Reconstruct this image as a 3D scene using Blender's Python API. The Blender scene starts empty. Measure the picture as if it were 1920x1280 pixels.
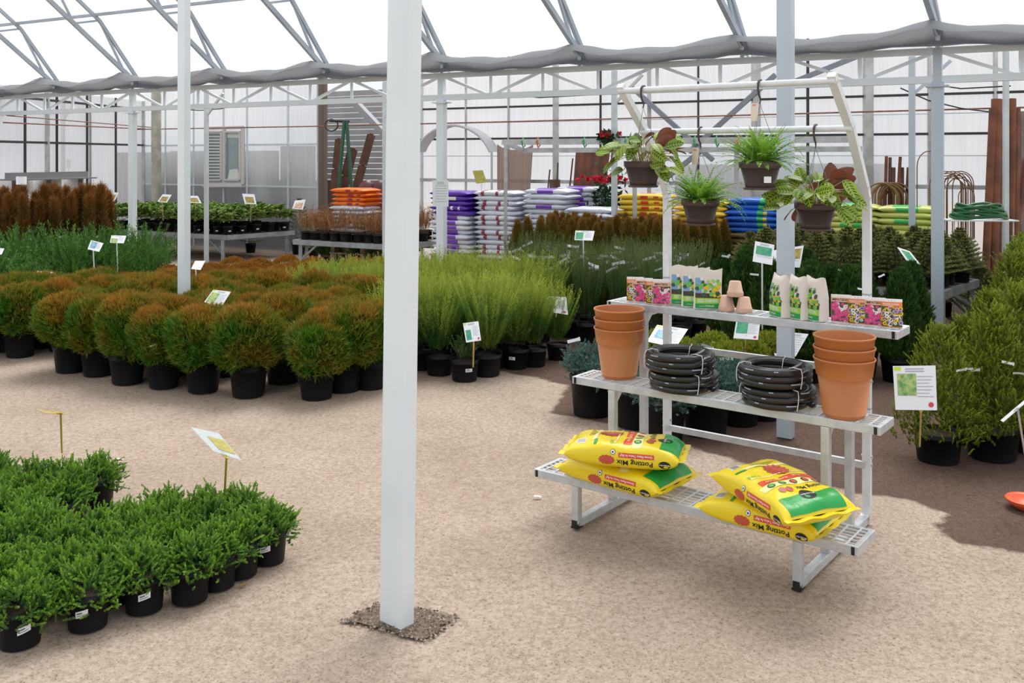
import bpy, math, random
import numpy as np
from mathutils import Vector, Matrix
R = math.radians
PI = math.pi
SC = bpy.context.scene
COL = SC.collection
F, HOR, EYE = 1800.0, 295.0, 1.6          # lens in pixels, eye level row, eye height (m)


def PZ(px, py, z=0.0):
    """point of the level plane at height z that the photo shows at (px, py)"""
    d = F * (EYE - z) / (py - HOR)
    return Vector(((px - 960) * d / F, d, z))


def PD(px, py, d):
    return Vector(((px - 960) * d / F, d, EYE - (py - HOR) * d / F))


# ------------------------------------------------------------------ materials
MATS = {}


def nt(name):
    m = bpy.data.materials.new(name)
    m.use_nodes = True
    t = m.node_tree
    t.nodes.clear()
    return m, t, t.nodes.new, t.links.new


def mat(name, col, rough=.5, metal=0.0, var=.0, vscale=8.0, bump=0.0, bscale=60.0, spec=.5, coat=0.0, col2=None):
    """plain surface with optional procedural blotches (towards col2) and bump"""
    if name in MATS:
        return MATS[name]
    m, t, N, L = nt(name)
    o = N('ShaderNodeOutputMaterial')
    p = N('ShaderNodeBsdfPrincipled')
    L(p.outputs[0], o.inputs[0])
    p.inputs['Base Color'].default_value = (*col, 1)
    p.inputs['Roughness'].default_value = rough
    p.inputs['Metallic'].default_value = metal
    p.inputs['Specular IOR Level'].default_value = spec
    p.inputs['Coat Weight'].default_value = coat
    if var > 0 or col2 or bump > 0:
        tc = N('ShaderNodeTexCoord')
    if var > 0 or col2:
        n = N('ShaderNodeTexNoise')
        n.inputs['Scale'].default_value = vscale
        n.inputs['Detail'].default_value = 5
        L(tc.outputs['Object'], n.inputs['Vector'])
        r = N('ShaderNodeValToRGB')
        c2 = col2 or tuple(c * (1 - var) for c in col)
        r.color_ramp.elements[0].position = .38
        r.color_ramp.elements[1].position = .62
        r.color_ramp.elements[0].color = (*c2, 1)
        r.color_ramp.elements[1].color = (*col, 1)
        L(n.outputs['Fac'], r.inputs[0])
        L(r.outputs[0], p.inputs['Base Color'])
    if bump > 0:
        n2 = N('ShaderNodeTexNoise')
        n2.inputs['Scale'].default_value = bscale
        n2.inputs['Detail'].default_value = 3
        L(tc.outputs['Object'], n2.inputs['Vector'])
        b = N('ShaderNodeBump')
        b.inputs['Strength'].default_value = bump
        b.inputs['Distance'].default_value = .01
        L(n2.outputs['Fac'], b.inputs['Height'])
        L(b.outputs[0], p.inputs['Normal'])
    MATS[name] = m
    return m


def foliage_mat(name, ca, cb, tip=None, z0=0., z1=1., nscale=9., trans=.25, rough=.6, tipw=.5):
    """leaf material: colour wanders from ca to cb leaf by leaf; 'tip' is the colour of the young or winter-bronzed
    growth that this kind carries on its upper part (object heights z0 to z1)"""
    if name in MATS:
        return MATS[name]
    m, t, N, L = nt(name)
    o = N('ShaderNodeOutputMaterial')
    at = N('ShaderNodeAttribute')
    at.attribute_name = 'rnd'
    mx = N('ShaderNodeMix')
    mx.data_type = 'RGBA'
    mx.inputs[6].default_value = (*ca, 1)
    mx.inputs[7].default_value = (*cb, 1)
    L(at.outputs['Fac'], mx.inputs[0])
    col = mx.outputs[2]
    if tip:
        tc = N('ShaderNodeTexCoord')
        sp = N('ShaderNodeSeparateXYZ')
        L(tc.outputs['Object'], sp.inputs[0])
        mr = N('ShaderNodeMapRange')
        mr.inputs[1].default_value = z0
        mr.inputs[2].default_value = z1
        L(sp.outputs['Z'], mr.inputs[0])
        oi = N('ShaderNodeObjectInfo')
        ad = N('ShaderNodeVectorMath')
        ad.operation = 'ADD'
        sv = N('ShaderNodeCombineXYZ')
        ml = N('ShaderNodeMath')
        ml.operation = 'MULTIPLY'
        ml.inputs[1].default_value = 37.
        L(oi.outputs['Random'], ml.inputs[0])
        L(ml.outputs[0], sv.inputs[0])
        L(tc.outputs['Object'], ad.inputs[0])
        L(sv.outputs[0], ad.inputs[1])
        no = N('ShaderNodeTexNoise')
        no.inputs['Scale'].default_value = nscale
        L(ad.outputs[0], no.inputs['Vector'])
        a2 = N('ShaderNodeMath')
        a2.operation = 'MULTIPLY_ADD'
        a2.inputs[1].default_value = 1.5
        L(no.outputs['Fac'], a2.inputs[0])
        a3 = N('ShaderNodeMath')
        a3.operation = 'SUBTRACT'
        a3.inputs[1].default_value = .75
        L(mr.outputs[0], a3.inputs[0])
        L(a3.outputs[0], a2.inputs[2])
        a4 = N('ShaderNodeMath')
        a4.operation = 'MULTIPLY_ADD'
        a4.use_clamp = True
        a4.inputs[1].default_value = .35
        L(at.outputs['Fac'], a4.inputs[0])
        L(a2.outputs[0], a4.inputs[2])
        m2 = N('ShaderNodeMix')
        m2.data_type = 'RGBA'
        m2.inputs[7].default_value = (*tip, 1)
        L(a4.outputs[0], m2.inputs[0])
        L(col, m2.inputs[6])
        col = m2.outputs[2]
    p = N('ShaderNodeBsdfPrincipled')
    p.inputs['Roughness'].default_value = rough
    p.inputs['Specular IOR Level'].default_value = .35
    L(col, p.inputs['Base Color'])
    tr = N('ShaderNodeBsdfTranslucent')
    L(col, tr.inputs['Color'])
    ms = N('ShaderNodeMixShader')
    ms.inputs[0].default_value = trans
    L(p.outputs[0], ms.inputs[1])
    L(tr.outputs[0], ms.inputs[2])
    L(ms.outputs[0], o.inputs[0])
    MATS[name] = m
    return m


def film_mat(name, tint, clear=.4, scat=.55, gloss=.05, streak=0.):
    """translucent sheeting: lets light through partly straight, partly scattered"""
    m, t, N, L = nt(name)
    o = N('ShaderNodeOutputMaterial')
    tp = N('ShaderNodeBsdfTransparent')
    tl = N('ShaderNodeBsdfTranslucent')
    df = N('ShaderNodeBsdfDiffuse')
    for n in (tp, tl, df):
        n.inputs['Color'].default_value = (*tint, 1)
    if streak > 0:
        tc = N('ShaderNodeTexCoord')
        mp = N('ShaderNodeMapping')
        mp.inputs['Scale'].default_value = (14, 14, .7)
        no = N('ShaderNodeTexNoise')
        no.inputs['Scale'].default_value = 2.
        no.inputs['Detail'].default_value = 6
        L(tc.outputs['Object'], mp.inputs[0])
        L(mp.outputs[0], no.inputs['Vector'])
        r = N('ShaderNodeValToRGB')
        r.color_ramp.elements[0].position = .25
        r.color_ramp.elements[1].position = .75
        r.color_ramp.elements[0].color = (*[c * (1 - streak) for c in tint], 1)
        r.color_ramp.elements[1].color = (*tint, 1)
        L(no.outputs['Fac'], r.inputs[0])
        L(r.outputs[0], tl.inputs['Color'])
        L(r.outputs[0], df.inputs['Color'])
    a = N('ShaderNodeMixShader')
    a.inputs[0].default_value = clear
    b = N('ShaderNodeMixShader')
    b.inputs[0].default_value = scat
    L(df.outputs[0], b.inputs[1])
    L(tl.outputs[0], b.inputs[2])
    L(b.outputs[0], a.inputs[1])
    L(tp.outputs[0], a.inputs[2])
    L(a.outputs[0], o.inputs[0])
    MATS[name] = m
    return m


# ------------------------------------------------------------------ mesh building
class MB:
    """collects solids; build() links them as one mesh object"""

    def __init__(self):
        self.v, self.f, self.m, self.s = [], [], [], []

    def add(self, vs, fs, mi=0, smooth=False):
        b = len(self.v)
        self.v.extend(tuple(x) for x in vs)
        for f in fs:
            self.f.append([b + i for i in f])
            self.m.append(mi)
            self.s.append(smooth)
        return self

    def box(self, c, size, rot=None, mi=0, M=None):
        hx, hy, hz = (s / 2 for s in size)
        q = [Vector((x, y, z)) for x in (-hx, hx) for y in (-hy, hy) for z in (-hz, hz)]
        if rot is not None:
            m = Matrix.Rotation(rot, 3, 'Z') if isinstance(rot, (int, float)) else rot
            q = [m @ p for p in q]
        c = Vector(c)
        q = [p + c for p in q]
        return self.add(q, [(0, 1, 3, 2), (4, 6, 7, 5), (0, 4, 5, 1), (2, 3, 7, 6), (0, 2, 6, 4), (1, 5, 7, 3)], mi)

    def bar(self, a, b, w, h, up=(0, 0, 1), mi=0):
        """rectangular bar from a to b, w across, h along 'up'"""
        a, b = Vector(a), Vector(b)
        d = (b - a).normalized()
        up = Vector(up)
        if abs(d.dot(up.normalized())) > .98:
            up = Vector((1, 0, 0)) if abs(d.x) < .9 else Vector((0, 1, 0))
        sx = d.cross(up).normalized()
        uz = sx.cross(d).normalized()
        q = []
        for p in (a, b):
            for i, j in ((-1, -1), (1, -1), (1, 1), (-1, 1)):
                q.append(p + sx * (i * w / 2) + uz * (j * h / 2))
        return self.add(q, [(3, 2, 1, 0), (4, 5, 6, 7), (0, 1, 5, 4), (1, 2, 6, 5), (2, 3, 7, 6), (3, 0, 4, 7)], mi)

    def tube(self, pts, r, n=8, mi=0, closed=False, cap=True, smooth=True):
        pts = [Vector(p) for p in pts]
        k = len(pts)
        rs = r if isinstance(r, (list, tuple)) else [r] * k
        ref = None
        rings = []
        for i, p in enumerate(pts):
            if closed:
                d = (pts[(i + 1) % k] - pts[i - 1]).normalized()
            else:
                d = (pts[min(i + 1, k - 1)] - pts[max(i - 1, 0)]).normalized()
            if ref is None:
                ref = Vector((0, 0, 1)) if abs(d.z) < .9 else Vector((1, 0, 0))
            sx = d.cross(ref).normalized()
            ref = sx.cross(d).normalized()
            rings.append([p + (sx * math.cos(2 * PI * j / n) + ref * math.sin(2 * PI * j / n)) * rs[i] for j in range(n)])
        vs = [q for g in rings for q in g]
        fs = []
        for i in range(k if closed else k - 1):
            i2 = (i + 1) % k
            for j in range(n):
                j2 = (j + 1) % n
                fs.append((i * n + j, i * n + j2, i2 * n + j2, i2 * n + j))
        self.add(vs, fs, mi, smooth)
        if cap and not closed:
            self.add(rings[0], [tuple(range(n))[::-1]], mi)
            self.add(rings[-1], [tuple(range(n))], mi)
        return self

    def lathe(self, prof, n=28, mi=0, c=(0, 0, 0), smooth=True, capb=True):
        """prof: (r, z) from the bottom outward; sharp corners where a point is doubled"""
        vs, fs = [], []
        for r, z in prof:
            for j in range(n):
                a = 2 * PI * j / n
                vs.append((c[0] + r * math.cos(a), c[1] + r * math.sin(a), c[2] + z))
        for i in range(len(prof) - 1):
            for j in range(n):
                j2 = (j + 1) % n
                fs.append((i * n + j, i * n + j2, (i + 1) * n + j2, (i + 1) * n + j))
        self.add(vs, fs, mi, smooth)
        if capb:
            self.add(vs[:n], [tuple(range(n))[::-1]], mi)
        return self

    def grid(self, fn, nu, nv, mi=0, smooth=True, wrapv=False):
        vs = [fn(i / nu, j / nv) for i in range(nu + 1) for j in range(nv + (0 if wrapv else 1))]
        w = nv if wrapv else nv + 1
        fs = []
        for i in range(nu):
            for j in range(nv):
                j2 = (j + 1) % w if wrapv else j + 1
                fs.append((i * w + j, (i + 1) * w + j, (i + 1) * w + j2, i * w + j2))
        return self.add(vs, fs, mi, smooth)

    def mesh(self, name, mats):
        me = bpy.data.meshes.new(name)
        me.from_pydata(self.v, [], self.f)
        for m in (mats if isinstance(mats, (list, tuple)) else [mats]):
            me.materials.append(m)
        me.polygons.foreach_set('material_index', self.m)
        me.polygons.foreach_set('use_smooth', self.s)
        me.update()
        return me

    def build(self, name, mats, parent=None, loc=None, rot=None, bevel=0):
        o = link(name, self.mesh(name, mats), parent, loc, rot)
        if bevel:
            b = o.modifiers.new('edge', 'BEVEL')
            b.width = bevel
            b.segments = 2
            b.limit_method = 'ANGLE'
        return o


def link(name, data, parent=None, loc=None, rot=None):
    o = bpy.data.objects.new(name, data)
    COL.objects.link(o)
    if parent is not None:
        o.parent = parent
    if loc is not None:
        o.location = loc
    if rot is not None:
        o.rotation_euler = rot if not isinstance(rot, (int, float)) else (0, 0, rot)
    return o


def tag(o, label, cat, group=None):
    o['label'] = label
    o['category'] = cat
    if group:
        o['group'] = group
    return o


def thing(name, label, cat, loc=(0, 0, 0), rot=0, group=None):
    o = link(name, None, None, loc, rot)
    o.empty_display_size = .1
    return tag(o, label, cat, group)


def struct(o):
    o['kind'] = 'structure'
    return o


ORD = ['first', 'second', 'third', 'fourth', 'fifth', 'sixth', 'seventh', 'eighth', 'ninth', 'tenth', 'eleventh', 'twelfth',
       'thirteenth', 'fourteenth', 'fifteenth', 'sixteenth', 'seventeenth', 'eighteenth', 'nineteenth', 'twentieth']


def text2d(body, size, font_bold=False):
    """(verts, faces) of a centred line of lettering in the xy plane"""
    cu = bpy.data.curves.new('lettering', 'FONT')
    cu.body = body
    cu.size = size
    cu.align_x = 'CENTER'
    cu.align_y = 'CENTER'
    cu.resolution_u = 2
    if font_bold:
        cu.offset = size * .015
    ob = bpy.data.objects.new('lettering', cu)
    me = bpy.data.meshes.new_from_object(ob)
    v = [(p.co.x, p.co.y) for p in me.vertices]
    f = [tuple(p.vertices) for p in me.polygons]
    bpy.data.objects.remove(ob)
    bpy.data.curves.remove(cu)
    bpy.data.meshes.remove(me)
    return v, f


def rect2d(x0, y0, x1, y1, nx=1, ny=1):
    v = [(x0 + (x1 - x0) * i / nx, y0 + (y1 - y0) * j / ny) for i in range(nx + 1) for j in range(ny + 1)]
    f = [(i * (ny + 1) + j, (i + 1) * (ny + 1) + j, (i + 1) * (ny + 1) + j + 1, i * (ny + 1) + j + 1) for i in range(nx) for j in range(ny)]
    return v, f


def disc2d(cx, cy, r, n=20, ry=None):
    ry = ry or r
    v = [(cx, cy)] + [(cx + r * math.cos(2 * PI * k / n), cy + ry * math.sin(2 * PI * k / n)) for k in range(n)]
    return v, [(0, k + 1, (k + 1) % n + 1) for k in range(n)]


def flower2d(cx, cy, r, petals=5, w=.55, rot=0.):
    v, f = [], []
    for k in range(petals):
        a = rot + 2 * PI * k / petals
        c, s = math.cos(a), math.sin(a)
        hw = r * w * math.sin(PI / petals) * 1.6
        q = [(0, 0), (r * .45, -hw), (r * .85, -hw * .8), (r, 0), (r * .85, hw * .8), (r * .45, hw)]
        b = len(v)
        v += [(cx + x * c - y * s, cy + x * s + y * c) for x, y in q]
        f.append(tuple(range(b, b + 6)))
    return v, f


# ------------------------------------------------------------------ foliage
def unit(a):
    return a / np.maximum(np.linalg.norm(a, axis=-1, keepdims=True), 1e-9)


def blades(P, D, Ln, W, rng, N=None):
    """one diamond leaf per row: base P, direction D, length Ln, width W"""
    n = len(P)
    D = unit(D)
    if N is None:
        N = unit(rng.normal(size=(n, 3)))
    B = unit(np.cross(D, N))
    Ln = np.broadcast_to(np.asarray(Ln, float).reshape(-1, 1), (n, 1))
    W = np.broadcast_to(np.asarray(W, float).reshape(-1, 1), (n, 1))
    q = np.empty((n, 4, 3))
    q[:, 0] = P
    q[:, 1] = P + D * Ln * .5 + B * W * .5
    q[:, 2] = P + D * Ln
    q[:, 3] = P + D * Ln * .5 - B * W * .5
    return q


def quad_mesh(name, Q, rnd, m, mi=None):
    n = len(Q)
    me = bpy.data.meshes.new(name)
    me.vertices.add(n * 4)
    me.loops.add(n * 4)
    me.polygons.add(n)
    me.vertices.foreach_set('co', Q.reshape(-1).astype(np.float32))
    me.loops.foreach_set('vertex_index', np.arange(n * 4, dtype=np.int32))
    me.polygons.foreach_set('loop_start', np.arange(0, n * 4, 4, dtype=np.int32))
    for x in (m if isinstance(m, (list, tuple)) else [m]):
        me.materials.append(x)
    if mi is not None:
        me.polygons.foreach_set('material_index', mi.astype(np.int32))
    me.update(calc_edges=True)
    a = me.attributes.new('rnd', 'FLOAT', 'POINT')
    a.data.foreach_set('value', np.repeat(rnd, 4).astype(np.float32))
    return me


def dirs(rng, n, up=0.):
    d = unit(rng.normal(size=(n, 3)))
    d[:, 2] += up
    return unit(d)


def shoots_to_blades(P, D, Ln, nb, bl, bw, spread, rng, curve=0.):
    """each shoot (base P, direction D, length Ln) becomes nb needles set around it at the angle 'spread'"""
    n = len(P)
    t = np.linspace(.05, 1, nb)[None, :, None]
    D = unit(D)
    A = unit(np.cross(D, unit(rng.normal(size=(n, 3)))))
    B = np.cross(D, A)
    ph = (np.arange(nb) * 2.4)[None, :] + rng.uniform(0, 6.28, (n, 1))
    rad = A[:, None] * np.cos(ph)[..., None] + B[:, None] * np.sin(ph)[..., None]
    Ln = np.asarray(Ln, float).reshape(-1, 1, 1)
    base = P[:, None] + D[:, None] * Ln * t
    base = base + np.array([0, 0, 1.]) * curve * Ln * t ** 2
    dr = D[:, None] * math.cos(spread) + rad * math.sin(spread)
    dr[..., 2] += curve * t[..., 0] * .8
    sz = (1.08 - .45 * t) * np.ones((n, nb, 1))
    k = n * nb
    return blades(base.reshape(k, 3), dr.reshape(k, 3), (bl * sz * rng.uniform(.75, 1.2, (n, nb, 1))).reshape(k), bw, rng)


def fans(P, D, nb, bl, bw, rng, open_=.55):
    """flat sprays: nb blades fanned in one plane round D"""
    n = len(P)
    D = unit(D)
    A = unit(np.cross(D, unit(rng.normal(size=(n, 3)))))
    an = np.linspace(-open_, open_, nb)[None, :, None]
    dr = D[:, None] * np.cos(an) + A[:, None] * np.sin(an)
    st = rng.uniform(0, .35, (n, nb, 1)) * bl
    base = P[:, None] + D[:, None] * st
    k = n * nb
    return blades(base.reshape(k, 3), dr.reshape(k, 3), bl * rng.uniform(.6, 1.15, k), bw, rng)
# ------------------------------------------------------------------ camera, sky, sun
cam_d = bpy.data.cameras.new('camera')
cam = bpy.data.objects.new('camera', cam_d)
COL.objects.link(cam)
cam.location = (0, 0, EYE)
cam.rotation_euler = (R(90), 0, 0)
cam_d.sensor_width = 36
cam_d.lens = 36 * F / 1920
cam_d.shift_y = -(640 - HOR) / 1920
cam_d.clip_end = 200
SC.camera = cam

w = bpy.data.worlds.new('sky')
SC.world = w
w.use_nodes = True
t = w.node_tree
t.nodes.clear()
N, L = t.nodes.new, t.links.new
o = N('ShaderNodeOutputWorld')
bg = N('ShaderNodeBackground')
bg.inputs[0].default_value = (.93, .97, 1.0, 1)
bg.inputs[1].default_value = 1.0
L(bg.outputs[0], o.inputs[0])

sun_d = bpy.data.lights.new('sun', 'SUN')
sun_d.energy = 6.0
sun_d.angle = R(32)
sun_d.color = (1, .965, .9)
sun = bpy.data.objects.new('sun', sun_d)
COL.objects.link(sun)
sun.rotation_euler = (R(-26), R(12), 0)   # high sun, from behind the roof ridge and a little to the left

vs = SC.view_settings
vs.view_transform = 'Standard'
vs.look = 'None'
vs.gamma = 1.0
vs.use_curve_mapping = False
vs.exposure = 0.0

# ------------------------------------------------------------------ layout of the greenhouse
U = Vector((-.8721, .4893, 0))          # along the truss, away to the left
WV = Vector((.647, .7625, 0))           # across, away
C0 = PD(1758, HOR, 7.9)
C0.z = 0
BAY = 4.88
SLOPE = .84
EAVE = 2.63


def E_(k, z=0.):
    p = C0 + U * (BAY / 3 * k)
    return Vector((p.x, p.y, z))


def roof_z(x, y):
    m = Matrix(((U.x, -WV.x), (U.y, -WV.y))).inverted()
    a, q = m @ Vector((x - C0.x, y - C0.y))
    return EAVE + SLOPE * q


white_paint = mat('white_painted_steel', (.78, .85, .90), .38, var=.05, vscale=5, bump=.05, bscale=30)
thin_paint = mat('grey_white_steel', (.62, .68, .72), .42, var=.12, vscale=6)
galv = mat('galvanised_steel', (.55, .57, .58), .45, .6, var=.2, vscale=9)
rust = mat('rusty_pipe', (.33, .14, .09), .7, var=.4, vscale=12)
roof_m = mat('roof_steel', (.42, .48, .55), .45, var=.15, vscale=4)
darkbar = mat('dark_frame', (.03, .03, .035), .5)
black_rub = mat('black_rubber', (.012, .012, .013), .35)


# ---------------- ground
def ground():
    xs = np.concatenate([np.linspace(-24, -7.2, 18), np.linspace(-7, 7, 190), np.linspace(7.2, 18, 14)])
    ys = np.concatenate([np.linspace(-8, 1.9, 10), np.linspace(2, 15, 180), np.linspace(15.3, 34, 18)])
    X, Y = np.meshgrid(xs, ys, indexing='ij')
    poly = [PZ(1000, 704), PZ(1068, 720), PZ(1030, 772), PZ(1150, 792), PZ(1300, 836), PZ(1450, 885), PZ(1620, 926), PZ(1700, 935),
            PZ(1785, 963), PZ(1750, 985), PZ(1790, 1012), PZ(1935, 1042)]
    poly = [(p.x, p.y) for p in poly] + [(5.5, 3.6), (12, 9), (4, 16), (-1, 13), (-.6, 9), (-.35, 7.4)]
    P = np.array(poly)
    inside = np.zeros(X.shape, bool)
    dist = np.full(X.shape, 1e9)
    n = len(P)
    for i in range(n):
        a, b = P[i], P[(i + 1) % n]
        cond = ((a[1] > Y) != (b[1] > Y))
        xi = (b[0] - a[0]) * (Y - a[1]) / (b[1] - a[1] + 1e-12) + a[0]
        inside ^= cond & (X < xi)
        ab = b - a
        tt = np.clip(((X - a[0]) * ab[0] + (Y - a[1]) * ab[1]) / (ab @ ab), 0, 1)
        dist = np.minimum(dist, np.hypot(X - a[0] - tt * ab[0], Y - a[1] - tt * ab[1]))
    sd = np.where(inside, dist, -dist)
    dark_zone = np.clip(.5 + sd / .3, 0, 1)  # soil toned darker inside the outlined area, with a soft edge
    rng = np.random.default_rng(5)
    Z = .006 * np.sin(X * 2.1 + Y) * np.sin(Y * 1.7) - .006
    V = np.stack([X, Y, Z], -1).reshape(-1, 3)
    nx, ny = X.shape
    I = np.arange(nx * ny).reshape(nx, ny)
    Fq = np.stack([I[:-1, :-1], I[1:, :-1], I[1:, 1:], I[:-1, 1:]], -1).reshape(-1, 4)
    me = bpy.data.meshes.new('floor')
    me.from_pydata(V.tolist(), [], Fq.tolist())
    a = me.attributes.new('dark_zone', 'FLOAT', 'POINT')
    a.data.foreach_set('value', dark_zone.reshape(-1).astype(np.float32))
    m, t, N, L = nt('packed_sandy_soil')
    o = N('ShaderNodeOutputMaterial')
    p = N('ShaderNodeBsdfPrincipled')
    p.inputs['Roughness'].default_value = .95
    p.inputs['Specular IOR Level'].default_value = .15
    L(p.outputs[0], o.inputs[0])
    tc = N('ShaderNodeTexCoord')

    def noise(s, d=6, rough=.6):
        n = N('ShaderNodeTexNoise')
        n.inputs['Scale'].default_value = s
        n.inputs['Detail'].default_value = d
        n.inputs['Roughness'].default_value = rough
        L(tc.outputs['Object'], n.inputs['Vector'])
        return n

    def ramp(src, *st):
        r = N('ShaderNodeValToRGB')
        e = r.color_ramp.elements
        while len(e) < len(st):
            e.new(.5)
        for q, (pos, c) in zip(e, st):
            q.position = pos
            q.color = (*c, 1)
        L(src, r.inputs[0])
        return r

    big, mid, fine = noise(1.1, 5), noise(38, 8, .8), noise(105, 5, .75)
    base = ramp(mid.outputs['Fac'], (.30, (.30, .215, .165)), (.5, (.475, .375, .30)), (.70, (.60, .50, .42)))
    sp = ramp(fine.outputs['Fac'], (.36, (.34, .26, .23)), (.45, (1, 1, 1)), (.58, (1, 1, 1)), (.68, (1.32, 1.28, 1.24)))
    mu = N('ShaderNodeMix')
    mu.data_type = 'RGBA'
    mu.blend_type = 'MULTIPLY'
    mu.inputs[0].default_value = .85
    L(base.outputs[0], mu.inputs[6])
    L(sp.outputs[0], mu.inputs[7])
    lg = ramp(big.outputs['Fac'], (.3, (.82, .8, .78)), (.65, (1.05, 1.05, 1.06)))
    mu2 = N('ShaderNodeMix')
    mu2.data_type = 'RGBA'
    mu2.blend_type = 'MULTIPLY'
    mu2.inputs[0].default_value = 1
    L(mu.outputs[2], mu2.inputs[6])
    L(lg.outputs[0], mu2.inputs[7])
    at = N('ShaderNodeAttribute')
    at.attribute_name = 'dark_zone'
    nn = noise(6, 6, .65)
    am = N('ShaderNodeMath')
    am.operation = 'MULTIPLY_ADD'
    am.inputs[1].default_value = .5
    L(nn.outputs['Fac'], am.inputs[0])
    L(at.outputs['Fac'], am.inputs[2])
    dr = ramp(am.outputs[0], (.68, (0, 0, 0)), (.8, (1, 1, 1)))
    darken = N('ShaderNodeMix')
    darken.data_type = 'RGBA'
    darken.blend_type = 'MULTIPLY'
    darken.inputs[7].default_value = (.30, .245, .245, 1)
    L(dr.outputs[0], darken.inputs[0])
    L(mu2.outputs[2], darken.inputs[6])
    L(darken.outputs[2], p.inputs['Base Color'])
    b = N('ShaderNodeBump')
    b.inputs['Strength'].default_value = .55
    b.inputs['Distance'].default_value = .012
    ma = N('ShaderNodeMath')
    ma.operation = 'MULTIPLY_ADD'
    ma.inputs[1].default_value = .5
    L(fine.outputs['Fac'], ma.inputs[0])
    L(mid.outputs['Fac'], ma.inputs[2])
    L(ma.outputs[0], b.inputs['Height'])
    L(b.outputs[0], p.inputs['Normal'])
    me.materials.append(m)
    for q in me.polygons:
        q.use_smooth = True
    return struct(link('floor', me))


ground()

# ---------------- roof film, trusses, purlins
film = film_mat('white_roof_film', (.97, .98, 1.0), clear=.5, scat=.42)
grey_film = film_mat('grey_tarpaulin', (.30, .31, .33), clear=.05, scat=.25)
wall_film = film_mat('polycarbonate_sheet', (.77, .79, .83), clear=.32, scat=.66, streak=.14)


def RP(k, q, up=0.):
    p = E_(k)
    return Vector((p.x - WV.x * q, p.y - WV.y * q, EAVE + SLOPE * q + up))


b = MB()
b.grid(lambda i, j: RP(-4 + 18 * i, -.05 + 10.5 * j, .42), 18, 4)
struct(b.build('ceiling_film', film))
b = MB()
far = E_(13) + WV * 7.5
b.add([(*(E_(-5) + WV * .5).xy, 3.1), (*(E_(14) + WV * .5).xy, 3.1), (*(E_(14) + WV * 7.).xy, 3.1), (*(E_(-5) + WV * 7.).xy, 3.1)], [(0, 1, 2, 3)])
struct(b.build('ceiling', film))

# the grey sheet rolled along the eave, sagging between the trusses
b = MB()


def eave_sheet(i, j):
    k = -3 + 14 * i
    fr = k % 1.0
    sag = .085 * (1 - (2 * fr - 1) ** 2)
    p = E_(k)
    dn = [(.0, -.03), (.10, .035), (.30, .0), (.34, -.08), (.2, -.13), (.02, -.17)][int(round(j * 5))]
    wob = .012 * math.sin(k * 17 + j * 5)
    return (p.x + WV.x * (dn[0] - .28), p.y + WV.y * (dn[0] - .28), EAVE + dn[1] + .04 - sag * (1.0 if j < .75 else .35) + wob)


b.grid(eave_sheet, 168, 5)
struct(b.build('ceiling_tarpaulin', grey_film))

for k in range(-2, 10):
    b = MB()
    top = lambda q: RP(k, q, .05 + .30 * min(1, max(0, (q + .1) / .55)))
    bot = lambda q: RP(k, q, 0)
    b.bar(bot(-.1), bot(9.5), .045, .05)
    b.bar(top(-.1), top(.45), .04, .04)
    b.bar(top(.45), top(9.5), .04, .04)
    q, s = .12, 0
    while q < 9:
        a, c = (bot(q), top(q + .33)) if s == 0 else (top(q), bot(q + .33))
        b.bar(a, c, .025, .025)
        q += .33
        s ^= 1
    struct(b.build('roof_truss_beam', roof_m))
for q in [.5 + .66 * i for i in range(13)]:
    b = MB()
    b.bar(RP(-3.5, q, .375), RP(12, q, .375), .035, .035)
    struct(b.build('roof_purlin_beam', roof_m))

# ---------------- eave truss
b = MB()
ZT, ZB = 2.475, 2.24
b.bar(E_(-4, ZT), E_(12.5, ZT), .05, .055)
b.bar(E_(-4, ZB), E_(12.5, ZB), .05, .06)
for i in range(-10, 33):
    k = i * 3 / 8
    b.bar(E_(k, ZB), E_(k, ZT), .03, .03)
    e, o2 = (k, k + 3 / 8) if i % 2 == 0 else (k + 3 / 8, k)
    b.bar(E_(e, ZT), E_(o2, ZB), .025, .028)
for k in range(-2, 12):
    b.bar(E_(k, ZT), E_(k, EAVE), .03, .03)
    b.tube([E_(k, ZT + .05) + WV * .12, E_(k, EAVE + .02) - WV * .1], .012, 6)
struct(b.build('eave_truss_beam', white_paint))

# ---------------- posts: each one an object of its own
YAW = R(-31)


def post(name, p, wx, wy, h, label, m, yaw=YAW, lean=0., cap=False, group=None, brace=False):
    b = MB()
    hx, hy = wx / 2, wy / 2
    n = 12
    for x0, y0, x1, y1 in ((-hx, -hy, hx, -hy), (hx, -hy, hx, hy), (hx, hy, -hx, hy), (-hx, hy, -hx, -hy)):
        vs = []
        for i in range(n + 1):
            z = h * i / n
            vs += [(x0, y0, z), (x1, y1, z)]
        b.add(vs, [(2 * i, 2 * i + 1, 2 * i + 3, 2 * i + 2) for i in range(n)])
    b.add([(-hx, -hy, h), (hx, -hy, h), (hx, hy, h), (-hx, hy, h)], [(0, 1, 2, 3)])
    r = thing(name, label, 'post', (p.x, p.y, 0), yaw, group)
    if lean:
        r.rotation_euler = (0, math.atan2(lean, 2.14), yaw)
        r.rotation_euler = (Matrix.Rotation(math.atan2(lean, 2.14), 3, 'Y') @ Matrix.Rotation(yaw, 3, 'Z')).to_euler()
    b.build('shaft', m, r)
    if cap:
        c = MB()
        c.box((0, 0, ZB - .055), (wx * 1.9, wy * 1.7, .015))
        c.box((0, 0, (ZB + ZT) / 2), (wx * .75, wy * .8, ZT - ZB + .04))
        c.build('head_plate', m, r)
    if brace:
        c = MB()
        c.bar((hx * .5, 0, h - .38), (.36, 0, h - .06), .03, .03)
        c.build('knee_brace', m, r)
    return r


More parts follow.
